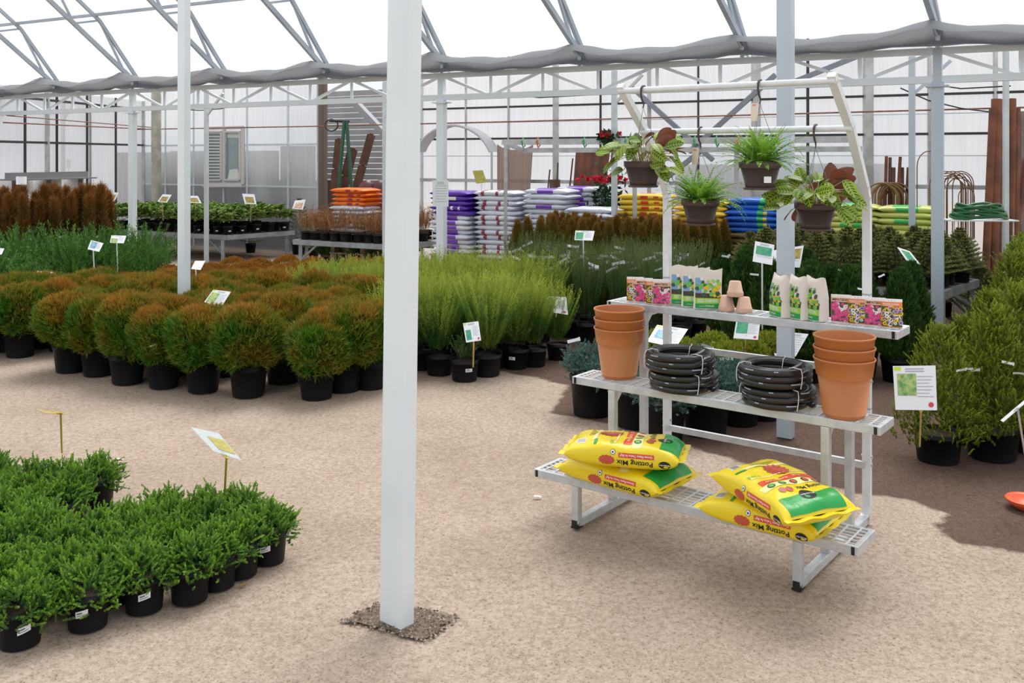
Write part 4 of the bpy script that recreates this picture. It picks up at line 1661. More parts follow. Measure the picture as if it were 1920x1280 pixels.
HS = coil_meshes()
for (px, py), lo, hi in (((1276, 728), 'left', 0), ((1453, 757), 'right', 0)):
    p = PZ(px, py, Z2)
    p = RK(RI(p)[0], .395)
    for k in range(2):
        dx = (.012, -.006)[k]
        r = thing('hose_coil', f"{['lower', 'upper'][k]} coil of black hose in the {lo} pair on the middle shelf", 'hose', (p.x + dx, p.y, Z2 + .003 + k * (HS[3] + .006)), RYAW + .25 * k)
        link('hose', HS[0], r)
        link('printed_stripe', HS[1], r)
        for tm in HS[2]:
            link('tie_cord', tm, r)

# ---------------- seed packets
or_m = mat('orange_card', (.83, .26, .05), .5)
pk_m = mat('peach_card', (.86, .50, .36), .5)
wc_m = mat('white_card', (.86, .84, .82), .5)
fl_pink = mat('magenta_print', (.74, .05, .30), .5)
fl_lpink = mat('pink_print', (.86, .42, .55), .5)
fl_white = mat('white_petal_print', (.9, .87, .88), .5)
fl_yel = mat('yellow_petal_print', (.86, .55, .02), .5)
fl_vio = mat('violet_print', (.45, .28, .62), .5)
dk_print = mat('dark_leaf_print', (.05, .10, .03), .5)
PKM = [wc_m, pk_m, or_m, fl_pink, fl_lpink, fl_white, fl_yel, fl_vio, dk_print, blk, redp]


def packet_meshes(kind, seed):
    rr = random.Random(seed)
    w_, h_, t_ = .082, .118, .013
    b = MB()

    def sh(i, j):
        x, z = w_ * (i - .5), h_ * j
        return x, z

    for s in (-1, 1):
        b.grid(lambda i, j: (w_ * (i - .5), s * (t_ / 2) * (max(0., 1 - abs(2 * i - 1) ** 4) * (1 - abs(2 * j - 1) ** 6)) ** .5 + s * .0008, h_ * j), 8, 10, 0)
    for i, j in ((0, None), (1, None)):
        x = w_ * (i - .5)
        b.add([(x, -.0008, 0), (x, .0008, 0), (x, .0008, h_), (x, -.0008, h_)], [(0, 1, 2, 3)])
    b.add([(-w_ / 2, -.0008, h_), (w_ / 2, -.0008, h_), (w_ / 2, .0008, h_), (-w_ / 2, .0008, h_)], [(0, 1, 2, 3)])
    body = b.mesh('pouch', [wc_m])
    b = MB()

    def front(x, z, off):
        i, j = min(1, max(0, x / w_ + .5)), min(1, max(0, z / h_))
        return (x, -(t_ / 2) * (max(0., 1 - abs(2 * i - 1) ** 4) * max(0., 1 - abs(2 * j - 1) ** 6)) ** .5 - .0008 - off, z)

    def D(v, f, mi, off):
        b.add([front(x, z, off) for x, z in v], f, mi)

    z_top, z_b, z_pic = h_ * .90, h_ * .74, h_ * .04
    D(*rect2d(-w_ / 2, 0, w_ / 2, z_top, 10, 12), 1 if kind == 'pink' else 2, .0006)
    D(*rect2d(-w_ / 2 * .97, z_pic, w_ / 2 * .97, z_b, 10, 10), 8, .0010)
    pal = [3, 3, 5, 5, 4, 3] if kind == 'pink' else [6, 6, 5, 7, 4, 6]
    for q in range(64):
        x, z = rr.uniform(-w_ * .43, w_ * .43), rr.uniform(z_pic + .007, z_b - .006)
        if kind == 'pink':
            c = 5 if z > h_ * .46 and x > -.015 and rr.random() < .8 else (3 if x < .012 or rr.random() < .4 else 4)
        else:
            c = rr.choice(pal) if z > h_ * .36 else rr.choice([6, 6, 6, 7, 5])
        s = rr.uniform(.006, .0095)
        D(*flower2d(x, z, s, 5 if kind == 'pink' else 9, .95, rr.uniform(0, 2)), c, .0012 + q * .000012)
        D(*disc2d(x, z, s * (.18 if kind == 'pink' else .36), 8), 6 if kind == 'pink' else 8, .0021 + q * .00001)
    v, f = lett('IMPATIENS', .0145) if kind == 'pink' else lett('WILDFLOWERS', .0098)
    D([(x * .92 - .004, z + h_ * .82) for x, z in v], f, 9 if kind == 'pink' else 5, .0014)
    if kind != 'pink':
        D(*rect2d(-.033, h_ * .765, .008, h_ * .775, 4, 1), 5, .0014)
    for q in range(3):
        D(*disc2d(-.012 + q * .012, h_ * .945, .0022, 8), 4, .001)
    pr = b.mesh('printed_front', PKM)
    return body, pr


PK = {'pink': packet_meshes('pink', 1), 'mixed': packet_meshes('mixed', 2)}
Z3 = TIERS[2][4]
for side_, lst in (('left', [(1191, 'mixed'), (1208, 'pink'), (1227, 'mixed'), (1241, 'pink')]), ('right', [(1577, 'pink'), (1609, 'mixed'), (1641, 'pink'), (1672, 'mixed')])):
    for i, (px, kd) in enumerate(lst):
        # where the column of that picture row meets the shelf
        k = (px - 960) / F
        t_ = .655 - .008 * i if side_ == 'left' else .66
        s = (k * (RY + t_ * RC) - (RX - t_ * RS)) / (RC - k * RS)
        p = RK(s, t_)
        r = thing('seed_packet', f"{'pink impatiens' if kd == 'pink' else 'orange mixed flower'} seed packet, {ORD[i]} in the row on the top shelf's {side_} end", 'seed packet', (p.x, p.y, Z3 + .0005),
                  RYAW + (.46 if side_ == 'left' else .28) + rg.uniform(-.03, .03))
        link('pouch', PK[kd][0], r)
        link('printed_front', PK[kd][1], r)

# ---------------- seed starting mix bags
pouch_m = mat('white_paper_pouch', (.80, .73, .68), .5, bump=.2, bscale=40)
sky_p = mat('blue_picture_print', (.22, .40, .62), .5)
soil_p = mat('soil_picture_print', (.06, .04, .03), .5)
lime_p = mat('lime_print', (.32, .66, .05), .4)
SBM = [pouch_m, lime_p, grn, sky_p, soil_p, fl_yel, wht, dgrn, gbr]


def seed_bag(seed, w_, h_, t_, side_view=False):
    rr = random.Random(seed)
    b = MB()

    def prof(j):
        return max(0., 1 - max(0, j - .55) / .45) ** .6 if j > .55 else 1.

    def wdt(j):
        return w_ / 2 * (1 - .06 * math.sin(PI * j)) * (1 - (.0 if not side_view else .0) * j)

    def ring(i, j):
        a = 2 * PI * j
        cs, sn = math.cos(a), math.sin(a)
        n = 3.2
        x = wdt(i) * math.copysign(abs(cs) ** (2 / n), cs)
        y = (t_ / 2 * prof(i) + .002) * math.copysign(abs(sn) ** (2 / n), sn)
        z = h_ * i + (.006 * math.sin(x * 60 + seed) if i > .96 else 0)
        return (x, y, z)

    b.grid(ring, 18, 32, 0, True, wrapv=True)
    body = b.mesh('pouch', [pouch_m])
    b = MB()

    def front(x, z, off):
        j = z / h_
        y = (t_ / 2 * prof(j) + .002) * max(0., 1 - min(1, abs(x / wdt(j))) ** 3.2) ** (1 / 3.2)
        return (x, -y - off, z)

    def D(v, f, mi, off):
        b.add([front(x, z, off) for x, z in v], f, mi, True)

    e = w_ / 2 * .86
    D(*rect2d(-e, h_ * .02, e, h_ * .14, 12, 3), 2, .0012)
    D(*rect2d(-e, h_ * .14, e, h_ * .28, 12, 3), 1, .0012)
    D(*rect2d(-e, h_ * .28, e, h_ * .40, 12, 3), 4, .0012)
    D(*rect2d(-e, h_ * .40, -e * .5, h_ * .78, 4, 8), 3, .0012)
    for q in range(46):
        x, z = rr.uniform(-e * .9, e * .9), rr.uniform(h_ * .33, h_ * .76)
        if x < -e * .4 and rr.random() < .4:
            continue
        c = rr.choice([7, 8, 8, 1, 7]) if rr.random() < .75 else (5 if x > 0 else rr.choice([5, 6, 3]))
        D(*flower2d(x, z, rr.uniform(.008, .016) * w_ / .2, rr.choice([3, 5, 7]), .7, rr.uniform(0, 6)), c, .0018 + q * .00003)
    v, f = lett('SEED STARTING', .021)
    D([(x * w_ / .215, z + h_ * .21) for x, z in v], f, 6, .0022)
    v, f = lett('POTTING MIX', .010)
    D([(x * w_ / .215 + w_ * .06, z + h_ * .08) for x, z in v], f, 6, .0022)
    D(*rect2d(-e * .7, h_ * .07, -e * .25, h_ * .078, 3, 1), 6, .0022)
    pr = b.mesh('printed_front', SBM)
    return body, pr


SB = seed_bag(3, .135, .185, .045)
for i in range(3):
    k = ((1282, 1304, 1327)[i] - 960) / F
    t_ = (.70, .678, .655)[i]
    s = (k * (RY + t_ * RC) - (RX - t_ * RS)) / (RC - k * RS)
    p = RK(s, t_)
    r = thing('seed_mix_bag', ['seed starting mix bag on the top shelf, rearmost of the overlapping three', 'seed starting mix bag on the top shelf, middle of the overlapping three',
                               'seed starting mix bag on the top shelf, frontmost of the overlapping three'][i], 'bag', (p.x, p.y, Z3 + .0005), RYAW + .5)
    link('pouch', SB[0], r)
    link('printed_front', SB[1], r)
SB2 = seed_bag(5, .125, .182, .07, True)
for i, px in enumerate((1464, 1498, 1530)):
    k = (px - 960) / F
    t_ = .66
    s = (k * (RY + t_ * RC) - (RX - t_ * RS)) / (RC - k * RS)
    p = RK(s, t_)
    r = thing('seed_mix_bag', f"plump seed mix bag turned edge-on, {ORD[i]} right of the clay pots", 'bag', (p.x, p.y, Z3 + .0005), RYAW - .72 + .08 * i)
    link('pouch', SB2[0], r)
    link('printed_front', SB2[1], r)

# ---------------- little clay pots, upside down
clay = mat('pale_clay', (.72, .46, .35), .85, var=.08, vscale=30)
b = MB()
b.lathe([(.036, 0), (.0375, .003), (.037, .020), (.034, .022), (.034, .022), (.0255, .066), (.0255, .066), (.024, .069), (.006, .069), (.005, .066)], 32, capb=False)
b.lathe([(.033, 0), (.0275, .02), (.0235, .062), (.005, .062)], 24, capb=False)
CP = b.mesh('clay_pot', [clay])
pa, pb = PZ(1372, 579, Z3), PZ(1405, 584, Z3)
pa, pb = RK(RI(pa)[0], .655), RK(RI(pa)[0] + .086, .655)
for p, z, nm in ((pa, Z3 + .0005, 'pale clay pot upside down on the top shelf, left one of the pyramid'), (pb, Z3 + .0005, 'pale clay pot upside down on the top shelf, right one of the pyramid'),
                 ((pa + pb) / 2, Z3 + .07, 'pale clay pot upside down on top of the two others')):
    tag(link('clay_pot', CP, None, (p.x, p.y, z)), nm, 'pot')

# ---------------- hanging baskets
bask_m = mat('brown_plastic', (.075, .052, .045), .4, spec=.4)
hook_m = mat('dark_hook', (.06, .045, .035), .5)
wire_m = mat('grey_wire', (.25, .24, .23), .5, .3)
card_m = mat('pale_card', (.80, .68, .58), .6)
m_fern = foliage_mat('fern_fronds', (.06, .22, .015), (.32, .56, .06), trans=.35, rough=.5)


def prayer_mat():
    m, t, N, L = nt('prayer_plant_leaf')
    o = N('ShaderNodeOutputMaterial')
    uv = N('ShaderNodeUVMap')
    sp = N('ShaderNodeSeparateXYZ')
    L(uv.outputs[0], sp.inputs[0])

    def M(op, a, b_=None, clamp=False):
        n = N('ShaderNodeMath')
        n.operation = op
        n.use_clamp = clamp
        for i, q in enumerate((a, b_)):
            if q is None:
                continue
            if isinstance(q, (int, float)):
                n.inputs[i].default_value = q
            else:
                L(q, n.inputs[i])
        return n.outputs[0]
    x, y = sp.outputs[0], sp.outputs[1]
    ax = M('ABSOLUTE', M('SUBTRACT', x, .5))
    wv = M('SINE', M('MULTIPLY', M('SUBTRACT', y, M('MULTIPLY', ax, .45)), 42.))
    dark = M('MULTIPLY', M('GREATER_THAN', wv, .05), M('MULTIPLY', M('LESS_THAN', ax, .27), M('GREATER_THAN', ax, .045)))
    mx = N('ShaderNodeMix')
    mx.data_type = 'RGBA'
    mx.inputs[6].default_value = (.26, .40, .03, 1)
    mx.inputs[7].default_value = (.035, .10, .012, 1)
    L(dark, mx.inputs[0])
    vein = M('LESS_THAN', ax, .022)
    m2 = N('ShaderNodeMix')
    m2.data_type = 'RGBA'
    m2.inputs[7].default_value = (.42, .52, .09, 1)
    L(vein, m2.inputs[0])
    L(mx.outputs[2], m2.inputs[6])
    at = N('ShaderNodeAttribute')
    at.attribute_name = 'rnd'
    m4 = N('ShaderNodeMix')
    m4.data_type = 'RGBA'
    m4.blend_type = 'MULTIPLY'
    m4.inputs[0].default_value = 1
    L(m2.outputs[2], m4.inputs[6])
    cr = N('ShaderNodeValToRGB')
    cr.color_ramp.elements[0].color = (.55, .62, .5, 1)
    cr.color_ramp.elements[1].color = (1.25, 1.15, 1, 1)
    L(at.outputs['Fac'], cr.inputs[0])
    L(cr.outputs[0], m4.inputs[7])
    ge = N('ShaderNodeNewGeometry')
    m3 = N('ShaderNodeMix')
    m3.data_type = 'RGBA'
    m3.inputs[7].default_value = (.20, .06, .035, 1)      # the underside of these leaves is wine red
    L(ge.outputs['Backfacing'], m3.inputs[0])
    L(m4.outputs[2], m3.inputs[6])
    p = N('ShaderNodeBsdfPrincipled')
    p.inputs['Roughness'].default_value = .42
    L(m3.outputs[2], p.inputs['Base Color'])
    tr = N('ShaderNodeBsdfTranslucent')
    L(m3.outputs[2], tr.inputs['Color'])
    ms = N('ShaderNodeMixShader')
    ms.inputs[0].default_value = .2
    L(p.outputs[0], ms.inputs[1])
    L(tr.outputs[0], ms.inputs[2])
    L(ms.outputs[0], o.inputs[0])
    return m


m_pray = prayer_mat()
stem_m = mat('pale_stem', (.42, .42, .16), .6)


def leaf_mesh_add(V, Fc, UVs, RN, P, D, Nn, Ln, Wd, bend, rv):
    D = D.normalized()
    S = D.cross(Nn).normalized()
    Nn = S.cross(D).normalized()
    nu, nv = 7, 4
    b0 = len(V)
    for i in range(nu + 1):
        f = i / nu
        hw = Wd / 2 * (math.sin(PI * min(1, f * .94 + .04)) ** .62)
        c = P + D * (Ln * f) - Nn * (bend * Ln * f * f)
        for j in range(nv + 1):
            g = 2 * j / nv - 1
            V.append(c + S * (hw * g) + Nn * (abs(g) * hw * .22))
            UVs.append(((g * hw / (Wd / 2) + 1) / 2, f))
            RN.append(rv)
    for i in range(nu):
        for j in range(nv):
            a = b0 + i * (nv + 1) + j
            Fc.append((a, a + 1, a + nv + 2, a + nv + 1))


def prayer_mesh(seed):
    rr = random.Random(seed)
    V, Fc, UVs, RN = [], [], [], []
    st = MB()
    for k in range(64):
        a = 2 * PI * k / 64 * 2.618 * 1.0 + rr.uniform(-.3, .3)
        ring = k / 64
        if ring < .2:
            el = rr.uniform(.7, 1.2)
            ln = rr.uniform(.05, .08)
        elif ring < .7:
            el = rr.uniform(.1, .7)
            ln = rr.uniform(.07, .12)
        else:
            el = rr.uniform(-.85, .1)
            ln = rr.uniform(.08, .125)
        o = Vector((math.cos(a), math.sin(a), 0))
        p0 = o * .03 + Vector((0, 0, -.01))
        p1 = o * (ln * math.cos(el) + .035) + Vector((0, 0, .02 + ln * math.sin(el) + .01))
        mid = (p0 + p1) / 2 + Vector((0, 0, .025))
        st.tube([p0, mid, p1], .0018, 5)
        L_ = rr.uniform(.062, .088) * (1.05 if ring > .12 else 1.2)
        dn = rr.uniform(-.9, .35) if ring > .2 else rr.uniform(.5, 1.4)
        d = o * 1. + Vector((rr.uniform(-.6, .6), rr.uniform(-.6, .6), dn))
        nn = Vector((o.x * .6, o.y * .6 - .55, .65)) + Vector((rr.uniform(-.35, .35), rr.uniform(-.35, .35), 0))
        if ring < .07:
            nn = Vector((-o.x * .3, .8, .2))
        leaf_mesh_add(V, Fc, UVs, RN, p1, d, nn, L_, L_ * .66, rr.uniform(.1, .4), rr.random())
    me = bpy.data.meshes.new('leaves')
    me.from_pydata([tuple(v) for v in V], [], Fc)
    uvl = me.uv_layers.new(name='UVMap')
    for lp in me.loops:
        uvl.data[lp.index].uv = UVs[lp.vertex_index]
    at = me.attributes.new('rnd', 'FLOAT', 'POINT')
    at.data.foreach_set('value', RN)
    me.materials.append(m_pray)
    for q in me.polygons:
        q.use_smooth = True
    # every leaf face looks up or outward; the wine red shows on the back
    return me, st.mesh('stems', [stem_m])


def fern_mesh(seed):
    rng = np.random.default_rng(seed)
    Qs, rn = [], []
    for k in range(130):
        a = 6.283 * k / 130 * 2.618 + rng.uniform(-.3, .3)
        le = rng.uniform(.05, 1.25)
        L0 = rng.uniform(.13, .22) if k > 6 else rng.uniform(.2, .26)
        o = np.array([math.cos(a), math.sin(a), 0])
        n = 17
        t_ = np.linspace(0, 1, n)
        ang = le + t_ * (1.3 if k > 20 else 2.3) * rng.uniform(.3, 1)
        dx, dz = np.cumsum(np.sin(ang)) / n * L0, np.cumsum(np.cos(ang)) / n * L0
        C = o * .035 * rng.uniform(0, 1) + o[None] * dx[:, None] + np.array([0, 0, 1.])[None] * dz[:, None]
        T_ = np.gradient(C, axis=0)
        T_ = unit(T_)
        S = np.array([-math.sin(a), math.cos(a), 0])[None] * np.ones((n, 1))
        wl = .0155 * np.sin(np.pi * np.clip(t_ * .85 + .15, 0, 1)) ** .7
        for s in (-1, 1):
            Qs.append(blades(C, S * s + T_ * .35, wl, .0105, rng, np.cross(T_, S) + rng.normal(size=(n, 3)) * .25))
            rn.append(np.clip(t_ * .6 + rng.uniform(0, .4), 0, 1))
        Qs.append(blades(C[:-1], C[1:] - C[:-1], np.full(n - 1, L0 / n * 1.2), .0025, rng))
        rn.append(np.full(n - 1, .2))
    return quad_mesh('fronds', np.concatenate(Qs), np.concatenate(rn), m_fern)


def basket_mesh():
    b = MB()
    r, rb, h = .088, .060, .115
    b.lathe([(rb - .006, 0), (rb, .004), (rb + .002, .022), (rb + .004, .024), (rb + .004, .024), (r - .008, h - .028), (r - .008, h - .028), (r - .001, h - .025), (r + .001, h), (r - .004, h), (r - .006, h - .02)], 40, 0)
    b.lathe([(.001, h - .02), (r - .006, h - .02)], 24, 1, capb=False)
    b.lathe([(rb + .006, -.004), (rb + .010, .004), (rb + .004, .006)], 32, 0)
    return b.mesh('basket_pot', [bask_m, soil_m, wc_m])


BK = basket_mesh()


def hang(px, bar, drop, label, kind, seed, card=False, white_tag=False):
    """basket hung by a hook from one of the rack's two bars; drop: bar to basket rim"""
    t_, z = ((.591, 1.722), (.386, 1.908))[bar]
    k = (px - 960) / F
    s = (k * (RY + t_ * RC) - (RX - t_ * RS)) / (RC - k * RS)
    p = RK(s, t_)
    zr = z - drop
    r = thing('hanging_basket', label, 'hanging basket', (p.x, p.y, zr))
    r.rotation_euler = (0, 0, RYAW)
    o = link('basket_pot', BK, r, (0, 0, -.115))
    h = MB()
    top = drop
    h.tube([(0, .022, top - .012), (0, .0245, top + .004), (0, .012, top + .0175), (0, -.008, top + .0165), (0, -.019, top + .004), (0, -.021, top - .02), (0, -.012, top - .045), (0, .002, top - .058), (0, .004, top - .075), (0, -.004, top - .08)],
           [.004, .0045, .005, .005, .005, .0048, .0045, .004, .003, .003], 8)
    h.build('hook', hook_m, r)
    w_ = MB()
    for q in range(3):
        a = 2 * PI * q / 3 + .5
        w_.tube([(0, .0, top - .075), (.006 * math.cos(a), .006 * math.sin(a), top - .1), (.0845 * math.cos(a), .0845 * math.sin(a), 0)], .0012, 5)
    w_.build('hanger_wire', wire_m, r)
    if card:
        c = MB()
        c.grid(lambda i, j: (-.018 + .034 * (i - .5), -.014 - .004 * math.sin(i * 3), top - .155 + .075 * j), 4, 2)
        cd = c.build('price_card', card_m, r)
        c = MB()
        for q in range(3):
            c.box((-.024 + q * .006, -.0185, top - .088), (.003, .0004, .006))
        c.build('card_print', redp, cd)
    if kind == 'fern':
        link('fronds', fern_mesh(seed), r, (0, 0, -.02))
    else:
        a, st = prayer_mesh(seed)
        link('leaves', a, r, (0, 0, 0))
        link('stems', st, r, (0, 0, 0))
    if white_tag:
        c = MB()
        c.box((.058, -.06, -.075), (.03, .003, .026), rot=.7)
        c.build('price_label', label_m, r)
    return r


hang(1206, 1, .325, 'hanging basket of patterned prayer plant at the left end of the upper bar', 'prayer', 4)
hang(1425, 1, .325, 'hanging basket of bright green fern on the upper bar, a card on its hook', 'fern', 5, True, True)
hang(1313, 0, .315, 'hanging basket of green fern on the lower bar, a card on its hook', 'fern', 6, True)
hang(1529, 0, .315, 'hanging basket of patterned prayer plant at the right end of the lower bar', 'prayer', 9)
# ------------------------------------------------------------------ photo signs on stakes
pic_frame = mat('sign_board', (.84, .86, .90), .4)
pic_grn = mat('sign_picture_green', (.10, .30, .10), .5, col2=(.45, .55, .18), vscale=38)
pic_teal = mat('sign_picture_teal', (.03, .30, .22), .5, col2=(.10, .42, .20), vscale=38)
pic_blue = mat('sign_picture_blue', (.10, .28, .48), .5, col2=(.28, .50, .58), vscale=30)
pic_olive = mat('sign_picture_olive', (.42, .36, .05), .5, col2=(.30, .27, .05), vscale=30)
pic_gold = mat('sign_picture_gold', (.50, .38, .10), .5, col2=(.28, .22, .06), vscale=30)
pic_pink = mat('sign_picture_warm', (.62, .28, .16), .5, col2=(.75, .6, .45), vscale=30)
lime_mark = mat('sign_lime_mark', (.55, .78, .04), .5)
red_mark = mat('sign_red_badge', (.66, .05, .08), .5)
grey_line = mat('sign_text_line', (.42, .44, .50), .6)
wood = mat('bamboo_cane', (.58, .37, .12), .6, var=.25, vscale=20)
ystake = mat('yellow_stake', (.62, .45, .06), .5)
wstake = mat('white_stake', (.72, .74, .76), .5)
clear_m = None


def lamin():
    m, t, N, L = nt('clear_laminate')
    o = N('ShaderNodeOutputMaterial')
    a = N('ShaderNodeBsdfTransparent')
    a.inputs[0].default_value = (.9, .95, .97, 1)
    d = N('ShaderNodeBsdfPrincipled')
    d.inputs['Base Color'].default_value = (.75, .85, .88, 1)
    d.inputs['Roughness'].default_value = .25
    x = N('ShaderNodeMixShader')
    x.inputs[0].default_value = .3
    L(a.outputs[0], x.inputs[1])
    L(d.outputs[0], x.inputs[2])
    L(x.outputs[0], o.inputs[0])
    return m


lam = lamin()


def sign(c4, d, label, pic=None, tilt=.04, stake=(.5, .35), sm=None, parts=None, board=None, foot=None, badge=True, mark=True, lines=True):
    """c4: the board's corners (top left, top right, bottom right, bottom left) as the photo shows them, d metres off"""
    tl, tr, br, bl = (PD(x, y, d + (tilt if i < 2 else -tilt)) for i, (x, y) in enumerate(c4))
    cen = (tl + tr + br + bl) / 4
    nrm = (tr - tl).cross(bl - tl).normalized()
    if nrm.y > 0:
        nrm = -nrm
    r = thing('plant_sign', label, 'sign', cen)

    def B(u, v, off=0.):
        return (tl * (1 - u) * (1 - v) + tr * u * (1 - v) + br * u * v + bl * (1 - u) * v) - cen + nrm * off

    b = MB()
    b.grid(lambda i, j: B(i, j, .001), 4, 4)
    b.grid(lambda i, j: B(1 - i, j, -.001), 4, 4)
    for (u0, v0), (u1, v1) in (((0, 0), (1, 0)), ((1, 0), (1, 1)), ((1, 1), (0, 1)), ((0, 1), (0, 0))):
        b.add([B(u0, v0, .001), B(u1, v1, .001), B(u1, v1, -.001), B(u0, v0, -.001)], [(0, 1, 2, 3)])
    b.build('board', board or pic_frame, r)
    if pic is not None:
        m, (u0, v0, u1, v1) = pic
        q = MB()
        q.grid(lambda i, j: B(u0 + (u1 - u0) * i, v0 + (v1 - v0) * j, .0022), 3, 3)
        q.build('picture', m, r)
    q = MB()
    if lines:
        u0 = .5 if pic and pic[1][2] < .65 else .12
        for k in range(7):
            v = .24 + k * .075 if pic else .2 + k * .1
            if pic and u0 < .3 and pic[1][1] < v < pic[1][3]:
                continue
            q.add([B(u0 + .04, v, .0022), B(.93 - .05 * (k % 3), v, .0022), B(.93 - .05 * (k % 3), v + .018, .0022), B(u0 + .04, v + .018, .0022)], [(0, 1, 2, 3)], 0)
        for v in (.06, .115):
            q.add([B(.28, v, .0022), B(.72, v, .0022), B(.72, v + .028, .0022), B(.28, v + .028, .0022)], [(0, 1, 2, 3)], 0)
    if mark:
        q.add([B(.02, .02, .0023), B(.18, .02, .0023), B(.18, .11, .0023), B(.02, .11, .0023)], [(0, 1, 2, 3)], 1)
    if badge:
        q.add([B(.86 + .065 * math.cos(a * .524), .88 + .06 * math.sin(a * .524), .0023) for a in range(12)], [tuple(range(12))], 2)
    if q.f:
        q.build('printing', [grey_line, lime_mark, red_mark], r)
    if stake:
        b = MB()
        p0 = B(stake[0], .8, -.004)
        f = (foot - cen) if foot is not None else Vector((p0.x, p0.y + .01, stake[1] - cen.z))
        b.tube([p0, B(stake[0], 1.02, -.005), f], .0045 if d < 6 else .006, 7)
        if d < 5:
            b.tube([B(stake[0], 1.1, -.006) * .6 + B(stake[0], 1, -.006) * .4, B(stake[0] + .12, .9, -.004)], .003, 6)
            b.tube([B(stake[0], 1.1, -.006) * .6 + B(stake[0], 1, -.006) * .4, B(stake[0] - .12, .9, -.004)], .003, 6)
        b.build('stake', sm or wstake, r)
    return r


LEFTPIC = (.06, .16, .48, .72)
sign([(70, 508), (100, 510), (96, 535), (67, 530)], 8.3, 'white photo sign in the globe thujas at the far left', (pic_teal, LEFTPIC))
sign([(400, 543), (433, 547), (414, 577), (383, 566)], 6.75, 'tilted white photo sign sunk among the bronze-topped globe thujas', (pic_grn, (.05, .2, .5, .9)), badge=False)
sign([(366, 489), (385, 489), (376, 506), (358, 504)], 8.5, 'small blank white sign just right of the tall post, among rust-brown cushions', None, mark=False, badge=False, lines=False)
sign([(171, 450), (194, 456), (186, 472), (164, 467)], 9.8, 'tilted white sign with blue picture in the dark spreading junipers', (pic_blue, (.1, .1, .55, .8)), badge=False)
sign([(209, 441), (237, 442), (232, 456), (206, 455)], 10.2, 'white sign with yellow top edge in the dark junipers, left of the truss column', (pic_grn, (.05, .4, .5, .95)), badge=False)
sign([(-8, 464), (8, 466), (3, 477), (-12, 476)], 9.9, 'white sign cut by the left edge of the photo', (pic_teal, LEFTPIC), badge=False)
sign([(868, 606), (897, 602), (902, 638), (874, 642)], 6.74, 'small white sign on a bamboo cane in the pot of the tiny juniper', (pic_teal, (.08, .38, .42, .9)), sm=wood, stake=(.5, .13))
sign([(1018, 555), (1062, 557), (1065, 590), (1021, 583)], 7.55, 'white sign half covered by shoots, above the right end of the feathery junipers', (pic_teal, LEFTPIC))
sign([(1079, 432), (1115, 433), (1111, 451), (1077, 450)], 8.9, 'white sign standing above the upright junipers with white tags', (pic_teal, (.05, .2, .45, .9)), badge=False)
sign([(1416, 452), (1452, 459), (1448, 497), (1411, 490)], 7.0, 'white sign with green picture and red corner, left of the shade-painted post', (pic_teal, (.1, .2, .9, .6)), badge=False, mark=False)
sign([(1446, 470), (1507, 460), (1500, 502), (1444, 497)], 7.3, 'white sign partly hidden by the shade-painted post, its right end showing', (pic_gold, (.72, .12, .95, .6)), badge=False, mark=False)
sign([(1682, 463), (1706, 471), (1726, 496), (1700, 489)], 8.05, 'slanted sign with teal picture behind the slim shade-painted pole', (pic_teal, (.2, .15, .8, .8)), badge=False, mark=False, lines=False)
sign([(1232, 609), (1290, 617), (1267, 652), (1213, 640)], 6.0, 'tilted white sign with blue juniper picture seen through the rack', (pic_blue, (.12, .25, .62, .72)), tilt=.08, badge=False)
sign([(1381, 598), (1426, 600), (1421, 637), (1375, 634)], 6.3, 'white sign with dark green picture and red badge below the top shelf', (pic_teal, (.06, .05, .52, .72)), sm=wood, mark=False)
sign([(1472, 622), (1516, 626), (1492, 668), (1466, 664)], 6.1, 'white sign sticking out behind the right side of the shade-painted post', None, badge=False)
sign([(1674, 686), (1754, 685), (1757, 769), (1679, 768)], 4.86, 'large white photo sign of a conical spruce on a wooden stake at the right', (pic_grn, (.08, .18, .53, .68)), sm=wood, stake=(.62, .14))
sign([(1876, 788), (1935, 738), (1938, 742), (1881, 791)], 4.3, 'white sign seen from its edge at the right border, on a pale stake', None, tilt=.06, foot=PZ(1925, 872, .1), badge=False, mark=False, lines=False)
sign([(357, 800), (410, 812), (453, 863), (401, 846)], 3.93, 'see-through laminated sign with olive card on a yellow stake in the front bed', (pic_olive, (.35, .30, .95, .82)), sm=ystake, foot=PZ(421, 932, .17), board=lam, tilt=.1,
     stake=(.45, .2), badge=False, mark=False, lines=False)
sign([(67, 768), (112, 771), (124, 777), (80, 774)], 4.4, 'tan sign seen nearly edge-on upon a yellow stake in the second bed', None, sm=ystake, foot=PZ(116, 848, .2), board=pic_gold, tilt=.09, stake=(.75, .2), badge=False, mark=False, lines=False)
for c4, d, lb, m in (([(206, 360), (223, 361), (215, 377), (197, 375)], 15.6, 'tilted photo sign left of the truss column above the leafy shrubs', pic_gold),
                     ([(305, 364), (322, 365), (313, 380), (295, 378)], 15.2, 'tilted photo sign left of the tall post, above the leafy shrubs', pic_gold),
                     ([(352, 367), (371, 367), (378, 381), (355, 380)], 15.0, 'photo sign partly behind the tall post, above the leafy shrubs', pic_gold),
                     ([(454, 363), (477, 364), (481, 383), (459, 382)], 15.0, 'photo sign with golden picture standing below the window', pic_gold),
                     ([(553, 376), (573, 374), (568, 393), (548, 391)], 14.6, 'photo sign on a long stake where the leafy and twiggy shrubs meet', pic_pink),
                     ([(886, 320), (905, 319), (913, 342), (893, 344)], 12.9, 'olive green card standing above the purple sacks', None)):
    sign(c4, d, lb, (m, (.15, .3, .85, .9)) if m else None, stake=(.5, .6), sm=wood if m else wstake, board=None if m else pic_olive, badge=False, mark=False, lines=False)
sign([(811, 338), (841, 338), (841, 387), (811, 387)], PD(828, HOR, 9.85).y - .1, 'white paper notice hung on the truss column right of the big post', None, tilt=0, stake=None, badge=False, mark=False)
